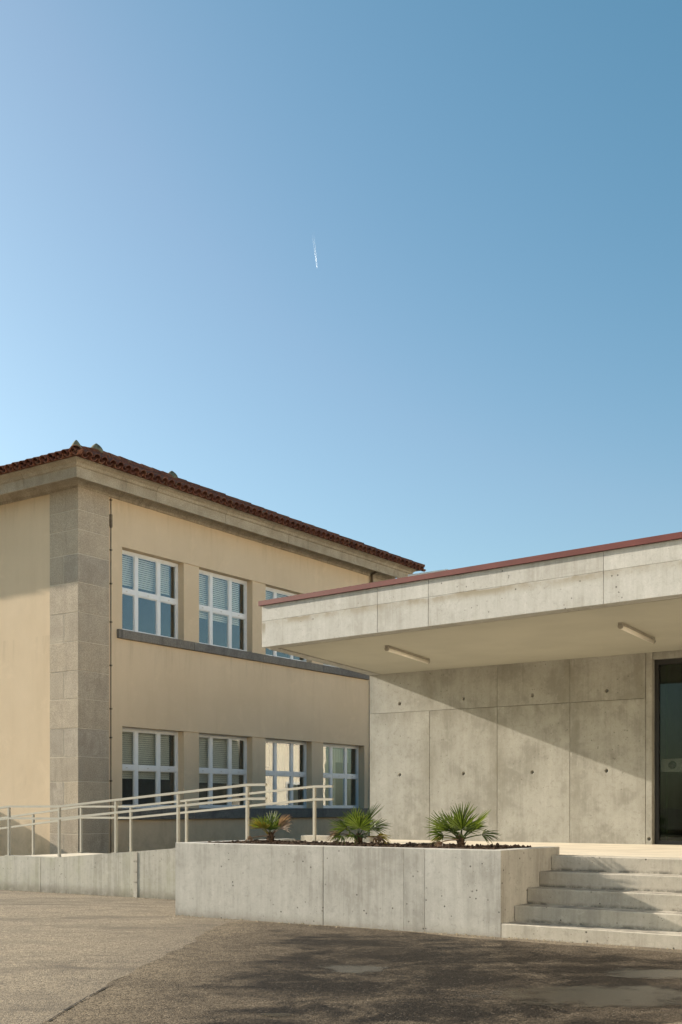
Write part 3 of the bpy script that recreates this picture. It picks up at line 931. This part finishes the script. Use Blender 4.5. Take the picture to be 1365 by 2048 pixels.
# round lattice emblem and letter on the band
mb = MB(o)
ex, ez, er, yy = -0.165, 2.012, 0.058, VG + 0.025
for k in range(24):
    a, b = 2 * math.pi * k / 24, 2 * math.pi * (k + 1) / 24
    vs = []
    for r in (er - 0.012, er):
        for t in (a, b): vs.append((ex + r * math.cos(t), yy, ez + r * math.sin(t)))
    mb.add(vs, [(0, 1, 3, 2)])
for k in (-0.033, -0.011, 0.011, 0.033):
    hw = math.sqrt(max(0, (er - 0.01) ** 2 - k * k))
    mb.add([(ex - hw, yy, ez + k - 0.004), (ex + hw, yy, ez + k - 0.004), (ex + hw, yy, ez + k + 0.004), (ex - hw, yy, ez + k + 0.004)], [(0, 1, 2, 3)])
    mb.add([(ex + k - 0.004, yy - 0.0005, ez - hw), (ex + k + 0.004, yy - 0.0005, ez - hw), (ex + k + 0.004, yy - 0.0005, ez + hw), (ex + k - 0.004, yy - 0.0005, ez + hw)], [(0, 1, 2, 3)])
mb.build('emblem', 'ink', door)
mb = MB(o)
lx, lz = 0.005, 2.012
for k in range(14):
    a, b = R(45 + 270 * k / 14), R(45 + 270 * (k + 1) / 14)
    vs = []
    for r in (0.020, 0.029):
        for t in (a, b): vs.append((lx + r * math.cos(t), yy, lz + r * math.sin(t)))
    mb.add(vs, [(0, 1, 3, 2)])
mb.build('letter', 'ink', door)

# roof vent
rv = root('roof_vent', (1.62, 19.8, ZC - 0.03), RC, 'pale rendered vent box on the roof behind the red edge', 'vent')
mb = MB(); mb.box(-0.36, 0.36, -0.2, 0.2, 0, 1.21, 0.01); mb.build('shaft', 'vent', rv)
mb = MB(); mb.box(-0.40, 0.40, -0.24, 0.24, 1.211, 1.26, 0.01); mb.build('cap', 'vent', rv)

# ------------------------------------------------------------------ lamps under the canopy
def lamp(a, b, label):
    a = Vector((*a, 0)); b = Vector((*b, 0))
    L = (b - a).length; d = (b - a).normalized()
    z = ZF + 0.004
    r = croot('tube_lamp', (a.x, a.y, z), label, 'lamp', 'tube lamps under the canopy')
    oo = (a.x, a.y, z)
    mb = MB(oo); mb.bar((a.x, a.y, z - 0.0175), (b.x, b.y, z - 0.0175), 0.05, 0.034); mb.build('housing', 'lamp_grey', r)
    ca = a + d * 0.03; cb = b - d * 0.03
    mb = MB(oo); mb.tube([(ca.x, ca.y, z - 0.052), (cb.x, cb.y, z - 0.052)], 0.027, 12); mb.build('diffuser', 'lamp_white', r, True)
    for p, q in ((a, a + d * 0.028), (b - d * 0.028, b)):
        mb = MB(oo); mb.tube([(p.x, p.y, z - 0.047), (q.x, q.y, z - 0.047)], 0.032, 12); mb.build('end_cap', 'lamp_grey', r)
lamp((-3.15, 2.64), (-3.42, 4.20), 'tube lamp on the canopy soffit, left of the two')
lamp((0.23, 2.65), (0.10, 4.12), 'tube lamp on the canopy soffit, right one near the door')

# ================================================================== ochre school building
Q = Vector((-5.3, 23.0, 0)); RB = math.atan2(0.823, 0.568)
LB, WB = 11.64, 8.6
sc = root('school_building', Q, RB, 'two-storey ochre stucco building with stone corner and red tiled roof', 'building')
CZ = CAM_Z
Z0 = -0.4
zb0, zb1 = CZ - 0.02, CZ + 1.71      # lower windows
zu0, zu1 = CZ + 3.735, CZ + 5.49     # upper windows
ZTOP = CZ + 6.453
PW = 0.82
xo = [1.223 + 2.44 * i for i in range(4)]
ow = 1.93
xe = xo[3] + ow
TH = 0.32
mb = MB()
xa = PW
mb.box(xa, LB - PW, 0.0, TH, Z0, zb0 - 0.10)
mb.box(xa, LB - PW, 0.0, TH, zb1, zu0 - 0.10)
mb.box(xa, LB - PW, 0.0, TH, zu1, ZTOP)
for z0, z1 in ((zb0 - 0.0995, zb1 - 0.0005), (zu0 - 0.0995, zu1 - 0.0005)):
    mb.box(xa, xo[0], 0.0, TH, z0, z1)
    mb.box(xe, LB - PW, 0.0, TH, z0, z1)
mb.build('wall', 'stucco', sc)
for z0, z1 in ((zb0, zb1), (zu0, zu1)):
    for i in range(3):
        mb = MB(); mb.box(xo[i] + ow, xo[i + 1], 0.025, TH, z0 - 0.099, z1 - 0.001); mb.build('window_pier', 'stucco', sc)
mb = MB(); mb.box(0.0, TH, PW, WB - PW, Z0, ZTOP); mb.build('wall', 'stucco', sc)
mb = MB()
mb.box(0.02, LB, WB - TH, WB, Z0, ZTOP); mb.box(LB - TH, LB, 0.9, WB - TH - 0.001, Z0, ZTOP)
mb.build('wall', 'stucco', sc)
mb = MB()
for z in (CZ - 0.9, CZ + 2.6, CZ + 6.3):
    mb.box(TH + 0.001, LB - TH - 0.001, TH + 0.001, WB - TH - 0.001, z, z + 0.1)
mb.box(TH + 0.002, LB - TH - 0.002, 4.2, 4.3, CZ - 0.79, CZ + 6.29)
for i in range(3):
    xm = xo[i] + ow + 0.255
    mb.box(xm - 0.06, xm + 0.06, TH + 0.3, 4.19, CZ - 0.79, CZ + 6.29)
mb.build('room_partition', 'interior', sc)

# stone pilaster at the near corner, coursed
ys_c = [975, 1019, 1058, 1107, 1164, 1224, 1282, 1341, 1397, 1456, 1513, 1563, 1614, 1668, 1722, 1790]
zc = [CZ + (1615 - y) * 23.0 / 2281.0 for y in ys_c]
zc[0] = ZTOP; zc[-1] = Z0
def quoin(x0, x1, y0, y1, z0, z1):
    mb = MB(); mb.box(x0, x1, y0, y1, z0, z1, 0.004); mb.build('quoin_stone', 'granite', sc)
for i in range(len(zc) - 1):
    z1, z0 = zc[i] - 0.0055, zc[i + 1] + 0.0055
    j = random.uniform(0.0, 0.006)
    two = i >= 3 and (i - 3) % 2 == 0
    if two:
        m_ = 0.40 + random.uniform(-0.015, 0.015)
        quoin(-0.022 - j, PW, -0.022 - j, m_ - 0.0055, z0, z1)
        quoin(-0.022, 0.30, m_ + 0.0055, PW, z0, z1)
    else:
        quoin(-0.022 - j, PW, -0.022 - j, PW, z0, z1)
mb = MB(); mb.box(-0.0195, PW - 0.006, -0.0195, PW - 0.006, Z0, ZTOP); mb.build('mortar', 'mortar', sc)
# pilaster at the far corner
for i in range(len(zc) - 1):
    z1, z0 = zc[i] - 0.005, zc[i + 1] + 0.005
    quoin(LB - PW, LB + 0.022, -0.022, PW, z0, z1)

# sills
for z, th in ((zu0, 0.185), (zb0, 0.24)):
    cut = [1.06, 3.4, 5.9, 8.4, 10.62]
    for i in range(4):
        mb = MB(); mb.box(cut[i] + 0.003, cut[i + 1] - 0.003, -0.075, 0.24, z - th, z, 0.008); mb.build('sill_stone', 'sill', sc)

# windows
def window(x0, z0, z1, kind):
    x1 = x0 + ow
    yf = 0.21
    fw = 0.045
    mb = MB()
    e = 0.001
    mb.box(x0 + e, x1 - e, yf - 0.015, yf + 0.06, z0 + e, z0 + 0.06)
    mb.box(x0 + e, x1 - e, yf - 0.015, yf + 0.06, z1 - 0.07, z1 - 0.002)
    mb.box(x0 + e, x0 + fw + 0.02, yf - 0.0145, yf + 0.06, z0 + 0.0605, z1 - 0.0705)
    mb.box(x1 - fw - 0.02, x1 - e, yf - 0.0145, yf + 0.06, z0 + 0.0605, z1 - 0.0705)
    xm = [x0 + 0.62, x0 + ow - 0.62]
    for x in xm:
        mb.box(x - 0.052, x + 0.052, yf - 0.012, yf + 0.06, z0 + 0.0605, z1 - 0.0705)
    zt = z0 + (z1 - z0) * 0.505
    xs_ = [x0 + fw + 0.0205] + [q for x in xm for q in (x - 0.0525, x + 0.0525)] + [x1 - fw - 0.0205]
    for k in range(3):
        mb.box(xs_[2 * k], xs_[2 * k + 1], yf - 0.018, yf + 0.058, zt - 0.052, zt + 0.052)
    w = mb.build('window', 'white', sc)
    for k in range(3):
        for (a, b) in ((z0 + 0.061, zt - 0.0525), (zt + 0.0525, z1 - 0.071)):
            xa_, xb_ = xs_[2 * k] + 0.0005, xs_[2 * k + 1] - 0.0005
            # slim casement bead round each pane
            bd = MB(); t_ = 0.017
            bd.box(xa_, xb_, yf + 0.004, yf + 0.03, a, a + t_); bd.box(xa_, xb_, yf + 0.004, yf + 0.03, b - t_, b)
            bd.box(xa_, xa_ + t_, yf + 0.0045, yf + 0.03, a + t_ + 0.0003, b - t_ - 0.0003); bd.box(xb_ - t_, xb_, yf + 0.0045, yf + 0.03, a + t_ + 0.0003, b - t_ - 0.0003)
            bd.build('casement', 'white', w)
            p = MB(); p.box(xa_ + t_, xb_ - t_, yf + 0.012, yf + 0.018, a + t_, b - t_); p.build('pane', 'glass', w)
    for k in range(3):
        cx_ = (xs_[2 * k] + xs_[2 * k + 1]) / 2
        hd = MB(); hd.box(cx_ - 0.02, cx_ + 0.02, yf - 0.030, yf - 0.0185, zt - 0.012, zt + 0.006); hd.build('latch', 'vent', w)
    yb = yf + 0.11
    if kind['t'] == 'blind':
        bl = MB()
        z = z1 - 0.10
        while z > kind['z']:
            tilt = 0.021
            bl.add([(x0 + 0.05, yb - 0.012, z - tilt), (x1 - 0.16, yb - 0.012, z - tilt), (x1 - 0.16, yb + 0.012, z + tilt), (x0 + 0.05, yb + 0.012, z + tilt)], [(0, 1, 2, 3)])
            z -= 0.046
        tag(bl.build('blind', 'blind', w), None, None, None, 'stuff')
    for (a, b, za, zb_) in kind.get('cloth', ()):
        cu = MB(); n = 28; vs = []; fs = []
        for k in range(n + 1):
            x = x0 + a + (b - a) * k / n
            y = yb + 0.02 + 0.02 * math.sin(k * 1.3)
            vs += [(x, y, z0 + za), (x, y, z0 + zb_)]
        for k in range(n): fs.append((2 * k, 2 * k + 2, 2 * k + 3, 2 * k + 1))
        cu.add(vs, fs); cu.build('curtain', 'curtain', w)
HU = zu1 - zu0; HL = zb1 - zb0
ku = [dict(t='blind', z=zu0 + 1.04), dict(t='blind', z=zu0 + 0.66), dict(t='blind', z=zu0 + 0.9), dict(t='blind', z=zu0 + 0.5)]
kl = [dict(t='blind', z=zb0 + 0.66), dict(t='blind', z=zb0 + 0.60),
      dict(t='none', cloth=((0.05, 0.5, 0.0, 0.62), (0.05, 0.5, 1.05, 1.6), (0.56, 1.72, 0.0, 1.62))),
      dict(t='none', cloth=((0.05, 0.98, 0.0, 1.62), (0.98, 1.6, 1.25, 1.62)))]
for i in range(4):
    window(xo[i], zu0, zu1, ku[i])
    window(xo[i], zb0, zb1, kl[i])

# cornice: moulded stones, mitred at the near corner
prof = [(0.0, 0.0), (0.03, 0.0), (0.035, 0.05), (0.09, 0.10), (0.16, 0.135), (0.17, 0.17), (0.44, 0.185), (0.445, 0.02), (0.50, 0.02), (0.50, 0.225), (0.53, 0.24), (0.55, 0.29), (0.615, 0.335), (0.66, 0.345), (0.66, 0.375), (0.0, 0.375)]
def cornice_run(axis_, cuts, mitre0, mitre1, total):
    for i in range(len(cuts) - 1):
        a, b = cuts[i] + (0.006 if i else 0), cuts[i + 1] - (0.006 if i < len(cuts) - 2 else 0)
        mb = MB(); n = len(prof); vs = []
        for end, pos in ((0, a), (1, b)):
            for p, z in prof:
                s = pos
                if end == 0 and i == 0 and mitre0: s = pos - p
                if end == 1 and i == len(cuts) - 2 and mitre1: s = pos + p
                vs.append((s, -p, ZTOP + z) if axis_ == 'x' else (-p, s, ZTOP + z))
        fs = [(k, (k + 1) % n, n + (k + 1) % n, n + k) for k in range(n)]
        fs += [tuple(range(n)), tuple(range(2 * n - 1, n - 1, -1))]
        bm = bmesh.new()
        bv = [bm.verts.new(v) for v in vs]
        for f in fs: bm.faces.new([bv[k] for k in f])
        bmesh.ops.recalc_face_normals(bm, faces=bm.faces)
        mb.bm(bm)
        mb.build('cornice_stone', 'cornice', sc)
cornice_run('x', [0.0, 1.72, 3.98, 6.35, 8.65, 10.3, LB], True, True, LB)
cornice_run('y', [0.0, 1.05, 3.2, 5.4, 7.3, WB], True, True, WB)
mb = MB(); mb.box(0.02, LB - 0.02, 0.02, WB - 0.02, ZTOP + 0.001, ZTOP + 0.37); mb.build('wall_head', 'stucco', sc)
mb = MB(); mb.box(LB + 0.001, LB + 0.5, 0.02, WB, ZTOP + 0.02, ZTOP + 0.37); mb.build('cornice_stone', 'cornice', sc)

# roof
OV = 0.74
ZE = ZTOP + 0.385
RS, RE, RY = 4.54, 7.34, 4.3
ZR = CZ + 9.02
c00 = Vector((-OV, -OV, ZE)); c10 = Vector((LB + OV, -OV, ZE)); c11 = Vector((LB + OV, WB + OV, ZE)); c01 = Vector((-OV, WB + OV, ZE))
r0 = Vector((RS, RY, ZR)); r1 = Vector((RE, RY, ZR))
mb = MB()
dz = Vector((0, 0, -0.03))
mb.add([c00 + dz, c10 + dz, c11 + dz, c01 + dz, r0 + dz, r1 + dz], [(0, 1, 5, 4), (1, 2, 5), (2, 3, 4, 5), (3, 0, 4), (3, 2, 1, 0)])
rf = mb.build('roof', plain('roof_deck', (0.11, 0.05, 0.035), 0.9, 0.1), sc)

def tile_geom(mb, a, up, side, nrm, L, w0, w1, convex=True, seg=6, th=0.014):
    """half-barrel clay tile from point a up the slope"""
    vs = []
    for (s, w) in ((0, w0), (L, w1)):
        for r_ in (w / 2, w / 2 - th):
            for k in range(seg + 1):
                t = math.pi * k / seg
                h = math.sin(t) * r_ * 0.9
                vs.append(a + up * s + side * (-math.cos(t) * r_) + nrm * (h if convex else -h + 0.0))
    n = seg + 1
    fs = []
    for k in range(seg):
        fs.append((k, k + 1, 2 * n + k + 1, 2 * n + k))
        fs.append((n + k + 1, n + k, 3 * n + k, 3 * n + k + 1))
        fs.append((k + 1, k, n + k, n + k + 1))
    mb.add(vs, fs)
TP = 0.212
field = MB()
def slope(e0, e1, apex_lo, apex_hi, individual):
    """tiles on one slope: e0-e1 eave, apex_lo/hi ridge ends over it"""
    ex = (e1 - e0); EL = ex.length; ex.normalize()
    mid = (apex_lo + apex_hi) / 2
    foot = e0 + ex * (mid - e0).dot(ex)
    up = (mid - foot); SL = up.length; up.normalize()
    nrm = ex.cross(up).normalized()
    if nrm.z < 0: nrm = -nrm
    a0 = (apex_lo - e0).dot(ex); a1 = (apex_hi - e0).dot(ex)
    n = int(EL / TP)
    off = (EL - n * TP) / 2
    step = 0.36
    for i in range(n + 1):
        s = off + i * TP
        if s < a0: lim = SL * s / max(a0, 1e-3)
        elif s > a1: lim = SL * (EL - s) / max(EL - a1, 1e-3)
        else: lim = SL
        q = -0.03
        first = True
        while q < lim - 0.05:
            L = min(0.43, lim - q + 0.03)
            jit = ex * random.uniform(-0.006, 0.006) + nrm * random.uniform(-0.003, 0.005)
            rise = nrm * 0.028
            p = e0 + ex * s + up * (q + random.uniform(-0.012, 0.012)) + jit
            if first and individual:
                m1 = MB(); tile_geom(m1, p + rise, up, ex, nrm, L, 0.185, 0.15); m1.build('roof_tile', 'tile', rf)
                m2 = MB(); tile_geom(m2, p + ex * (TP / 2) - up * 0.03 + nrm * 0.03, up, ex, nrm, L, 0.17, 0.19, False); m2.build('roof_tile', 'tile', rf)
            else:
                tile_geom(field, p + rise, up, ex, nrm, L, 0.17, 0.14, True, 5)
            first = False
            q += step
slope(c00, c10, r0, r1, True)
slope(c01, c00, r0, r0, True)
slope(c10, c11, r1, r1, False)
slope(c11, c01, r1, r0, False)
tag(field.build('tile_field', 'tile', rf), None, None, None, 'stuff')
def ridge_line(a, b, w=0.24):
    d = (b - a); L = d.length; d.normalize()
    side = d.cross(Vector((0, 0, 1))).normalized(); nr = side.cross(d).normalized()
    n = max(2, int(L / 0.36)); st_ = L / n
    for k in range(n):
        mb = MB(); tile_geom(mb, a + d * (k * st_ - 0.02) + nr * (0.035 + random.uniform(0, 0.012)), d, side, nr, st_ + 0.06, w, w * 0.86, True, 8, 0.02)
        mb.build('ridge_tile', 'tile', rf)
ridge_line(c00, r0); ridge_line(c10, r1); ridge_line(r0, r1, 0.28); ridge_line(c11, r1); ridge_line(c01, r0)
# ridge knobs and corner finial
def finial(p, h, r, name='finial', mat='lichen', lean=0.0):
    mb = MB()
    prof_ = [(1.0, 0.0), (1.05, 0.18), (0.95, 0.42), (0.68, 0.68), (0.36, 0.88), (0.12, 1.0)]
    mb.tube([p + Vector((lean * f, 0, h * f)) for _, f in prof_], [r * q for q, _ in prof_], 10)
    mb.build(name, mat, sc, True)
finial(Vector((-0.58, -0.58, ZE + 0.02)), 0.29, 0.125)
finial(r0 + Vector((0, 0, 0.05)), 0.24, 0.17)
finial(r1 + Vector((0, 0, 0.05)), 0.22, 0.16)

# conduit beside the pilaster, with clamps
cd = MB(); cd.tube([(PW + 0.05, -0.03, Z0 + 0.3), (PW + 0.05, -0.03, ZTOP - 0.02)], 0.010, 8)
cdo = cd.build('conduit', 'rust', sc, True)
for z in (ZTOP - 0.06, ZTOP - 0.62, ZTOP - 1.1, ZTOP - 1.8, ZTOP - 2.6, ZTOP - 3.5, ZTOP - 4.4, ZTOP - 5.0, ZTOP - 5.9):
    mb = MB(); mb.box(PW + 0.028, PW + 0.074, -0.05, -0.001, z - 0.016, z + 0.016, 0.003); mb.build('clamp', 'rust', cdo)
mb = MB(); mb.box(PW + 0.022, PW + 0.080, -0.056, -0.002, ZTOP - 0.62, ZTOP - 0.36, 0.01); mb.build('sleeve', 'rust', cdo)
mb = MB(); mb.box(PW + 0.004, PW + 0.034, -0.012, -0.001, Z0 + 0.3, ZTOP - 0.01); mb.build('render_bead', 'stucco', sc)
mb = MB(); mb.tube([(LB - PW - 0.06, -0.06, Z0), (LB - PW - 0.06, -0.06, ZTOP + 0.04), (LB - PW - 0.06, -0.3, ZTOP + 0.15)], 0.04, 10); mb.build('downpipe', 'rust', sc, True)

# slab and block added out of view to cast shadow bands on this front
mb = MB(); mb.box(-0.47, -0.001, 3.0, 6.5, 1.26, 1.545, 0.01); mb.build('shadow_slab', 'granite', sc)
mb = MB(); mb.box(-0.55, -0.001, 3.0, 6.5, Z0, 1.105, 0.01); mb.build('shadow_block', 'granite', sc)

# cream wing added off frame for warm bounced light and window reflections
wg = croot('bounce_wing', (9.4, 15, 0), 'long cream wing added outside the frame for bounced light and window reflections', 'building')
oo = (9.4, 15, 0)
mb = MB(oo); mb.box(9.4, 19.0, -16, 46, -0.4, 9.4); mb.build('wall', plain('cream_render', (0.88, 0.80, 0.67), 0.9, 0.2), wg)
mb = MB(oo); mb.prism([(9.2, -16.2), (19.5, -16.2), (19.5, 46.5), (9.2, 46.5)], 9.401, lambda p: 9.6); mb.build('roof', 'tile', wg)
for k in range(15):
    for z in (1.2, 5.2):
        v0 = -14 + 4 * k
        mb = MB(oo); mb.box(9.34, 9.399, v0, v0 + 1.9, z, z + 1.7); w_ = mb.build('window', 'white', wg)
        mb = MB(oo); mb.box(9.32, 9.338, v0 + 0.12, v0 + 1.78, z + 0.12, z + 1.58); mb.build('pane', 'dark_metal', w_)

# ------------------------------------------------------------------ palms
def frond(mb, base, az, el, pet, blade, nseg, spread, lift, rng, droop=0.25, roll=0.0):
    """fan leaf: petiole, then a fan of folded segments; lift raises the blade above the petiole"""
    h = Vector((math.cos(az), math.sin(az), 0))
    pts = []
    p = Vector(base); e = el
    for k in range(5):
        pts.append(p.copy())
        dr = h * math.cos(e) + Vector((0, 0, math.sin(e)))
        p = p + dr * (pet / 4)
        e -= 0.07
    mb.tube(pts, [0.009, 0.0075, 0.0065, 0.006, 0.0055], 5)
    hub = pts[-1]
    e += lift
    a = (h * math.cos(e) + Vector((0, 0, math.sin(e)))).normalized()
    b = h.cross(Vector((0, 0, 1))).normalized()
    nr = b.cross(a).normalized()
    b2 = b * math.cos(roll) + nr * math.sin(roll)
    n2 = nr * math.cos(roll) - b * math.sin(roll)
    for i in range(nseg):
        th = spread * (2 * i / (nseg - 1) - 1) + rng.uniform(-0.03, 0.03)
        L = blade * (0.70 + 0.30 * math.cos(th * 0.8)) * rng.uniform(0.88, 1.06)
        d = a * math.cos(th) + b2 * math.sin(th)
        sd_ = (-a * math.sin(th) + b2 * math.cos(th))
        d = (d + n2 * rng.uniform(-0.02, 0.12)).normalized()
        base_w = 2 * math.sin(spread / (nseg - 1)) * 1.25
        vs = []; fs = []
        bend = rng.uniform(0.4, 1.5) * droop
        for f in (0.03, 0.22, 0.42, 0.62, 0.82, 1.0):
            q = hub + d * (L * f) + Vector((0, 0, -1)) * (bend * L * max(0, f - 0.3) ** 2)
            w = L * f * base_w * 0.5 if f <= 0.42 else L * 0.42 * base_w * 0.5 * (1 - ((f - 0.42) / 0.58) ** 1.6) + 0.0012
            fold = n2 * (w * 0.6)
            vs += [q - sd_ * w + fold, q, q + sd_ * w + fold]
        for k in range(5):
            fs += [(3 * k, 3 * k + 1, 3 * k + 4, 3 * k + 3), (3 * k + 1, 3 * k + 2, 3 * k + 5, 3 * k + 4)]
        mb.add(vs, fs)

def palm(u, v, label, specs, seed, th=0.125, tr=0.040):
    rng = random.Random(seed)
    z = ZT - 0.02
    base = W2(u, v, z)
    r = root('fan_palm', base, 0, label, 'palm', 'palms in the planter')
    mb = MB()
    prof_ = [(1.25, -0.02), (1.15, 0.02), (1.0, 0.05), (1.05, 0.08), (0.85, 0.11), (0.6, th + 0.03)]
    mb.tube([(0, 0, q) for _, q in prof_], [tr * s for s, _ in prof_], 10)
    for k in range(40):          # old leaf bases and fibre
        a = rng.uniform(0, 6.28); zz = rng.uniform(0.0, th)
        p0 = Vector((math.cos(a) * tr * 0.8, math.sin(a) * tr * 0.8, zz))
        p1 = p0 + Vector((math.cos(a) * rng.uniform(0.012, 0.035), math.sin(a) * rng.uniform(0.012, 0.035), rng.uniform(0.02, 0.06)))
        mb.tube([p0, p1], [0.009, 0.002], 4)
    mb.build('trunk', 'trunk', r)
    for (az, el, pet, bl, ns, sp, lift, mt, droop, roll) in specs:
        mb = MB()
        a = R(az)
        frond(mb, (math.cos(a) * 0.012, math.sin(a) * 0.012, th * 0.8), a, R(el), pet * 0.92, bl * 0.92, ns, R(sp), R(lift), rng, droop, R(roll))
        mb.build('frond', mt, r)
G, Y, B = 'leaf_green', 'leaf_yellow', 'leaf_brown'
# azimuth 0 = image right, 90 = away, 180 = left, 270 = towards the viewer
palm(-3.72, 0.80, 'smallest sparse palm with yellow and withered fronds, leftmost in the planter',
     [(165, 62, 0.13, 0.24, 13, 55, 10, G, 0.15, 40), (190, 50, 0.15, 0.22, 13, 50, 5, Y, 0.15, -35), (80, 80, 0.14, 0.26, 10, 38, 0, G, 0.1, 10), (12, 60, 0.16, 0.27, 13, 45, 0, B, 0.2, 40),
      (345, 46, 0.15, 0.26, 13, 45, 5, B, 0.3, -40), (60, 62, 0.13, 0.25, 12, 50, 8, G, 0.2, -30), (182, 0, 0.24, 0.11, 9, 70, -10, B, 0.9, 60), (265, 60, 0.10, 0.20, 14, 70, 25, G, 0.2, 15), (230, 52, 0.12, 0.19, 12, 55, 20, Y, 0.2, 0)], 3)
palm(-2.335, 0.78, 'full green palm with one yellow lower frond, middle one in the planter',
     [(172, 42, 0.19, 0.28, 22, 80, 8, G, 0.25, 25), (35, 66, 0.20, 0.36, 10, 26, 3, G, 0.02, 0), (110, 70, 0.19, 0.29, 22, 90, 10, G, 0.1, 20), (8, 40, 0.20, 0.28, 22, 78, 5, G, 0.3, -25),
      (275, 52, 0.17, 0.28, 26, 105, 32, G, 0.15, 8), (225, 32, 0.17, 0.27, 22, 90, 25, G, 0.35, 30), (318, 34, 0.18, 0.26, 22, 90, 22, G, 0.35, -30), (352, 10, 0.24, 0.20, 16, 75, 0, Y, 0.6, -30),
      (186, 20, 0.23, 0.20, 14, 65, 0, B, 0.8, 30), (60, 48, 0.18, 0.28, 18, 80, 8, G, 0.3, -20), (205, 12, 0.22, 0.19, 16, 80, 0, G, 0.7, 20), (255, 18, 0.16, 0.22, 20, 95, -5, G, 0.6, 0),
      (335, 8, 0.22, 0.18, 12, 70, -5, B, 0.8, -20)], 5)
palm(-0.917, 0.78, 'full green palm with spread fans, rightmost in the planter next to the steps',
     [(178, 46, 0.17, 0.33, 16, 42, 6, G, 0.05, 60), (75, 82, 0.19, 0.32, 13, 36, 0, G, 0.03, 0), (14, 52, 0.21, 0.32, 20, 52, 6, G, 0.05, 30), (272, 56, 0.16, 0.30, 28, 105, 30, G, 0.1, 4),
      (140, 60, 0.17, 0.29, 18, 70, 8, G, 0.15, 30), (188, 22, 0.21, 0.24, 18, 72, 5, G, 0.4, 25), (350, 20, 0.25, 0.25, 18, 68, 3, G, 0.35, -25), (232, 34, 0.16, 0.25, 22, 90, 22, G, 0.35, 20),
      (200, 0, 0.24, 0.13, 9, 60, -15, B, 0.9, 30), (312, 36, 0.17, 0.25, 20, 85, 22, G, 0.3, -20), (45, 45, 0.2, 0.28, 18, 70, 5, G, 0.3, -15), (170, 12, 0.2, 0.18, 14, 60, 0, Y, 0.6, 20)], 11)

# ------------------------------------------------------------------ contrail high in the sky
dT = 20500.0
def sky_pt(x, y, d=dT): return Vector(((x - 682.5) / 2281 * d, d, CAM_Z + (1615 - y) / 2281 * d))
tip = sky_pt(634.5, 536)
ct = root('contrail', tip, 0, 'thin white twin contrail high in the blue sky', 'contrail')
for dx0, dx1 in ((-0.6, -4.0), (0.6, 0.0)):
    a = sky_pt(634.5 + dx0, 536); b = sky_pt(628.5 + dx1 , 455, dT * 0.86)
    b = sky_pt(627.5 + dx1, 458)
    mb = MB(tip); mb.tube([a, a.lerp(b, 0.4), b], [1.4, 1.8, 2.8], 6); mb.build('vapour_streak', 'trail', ct)
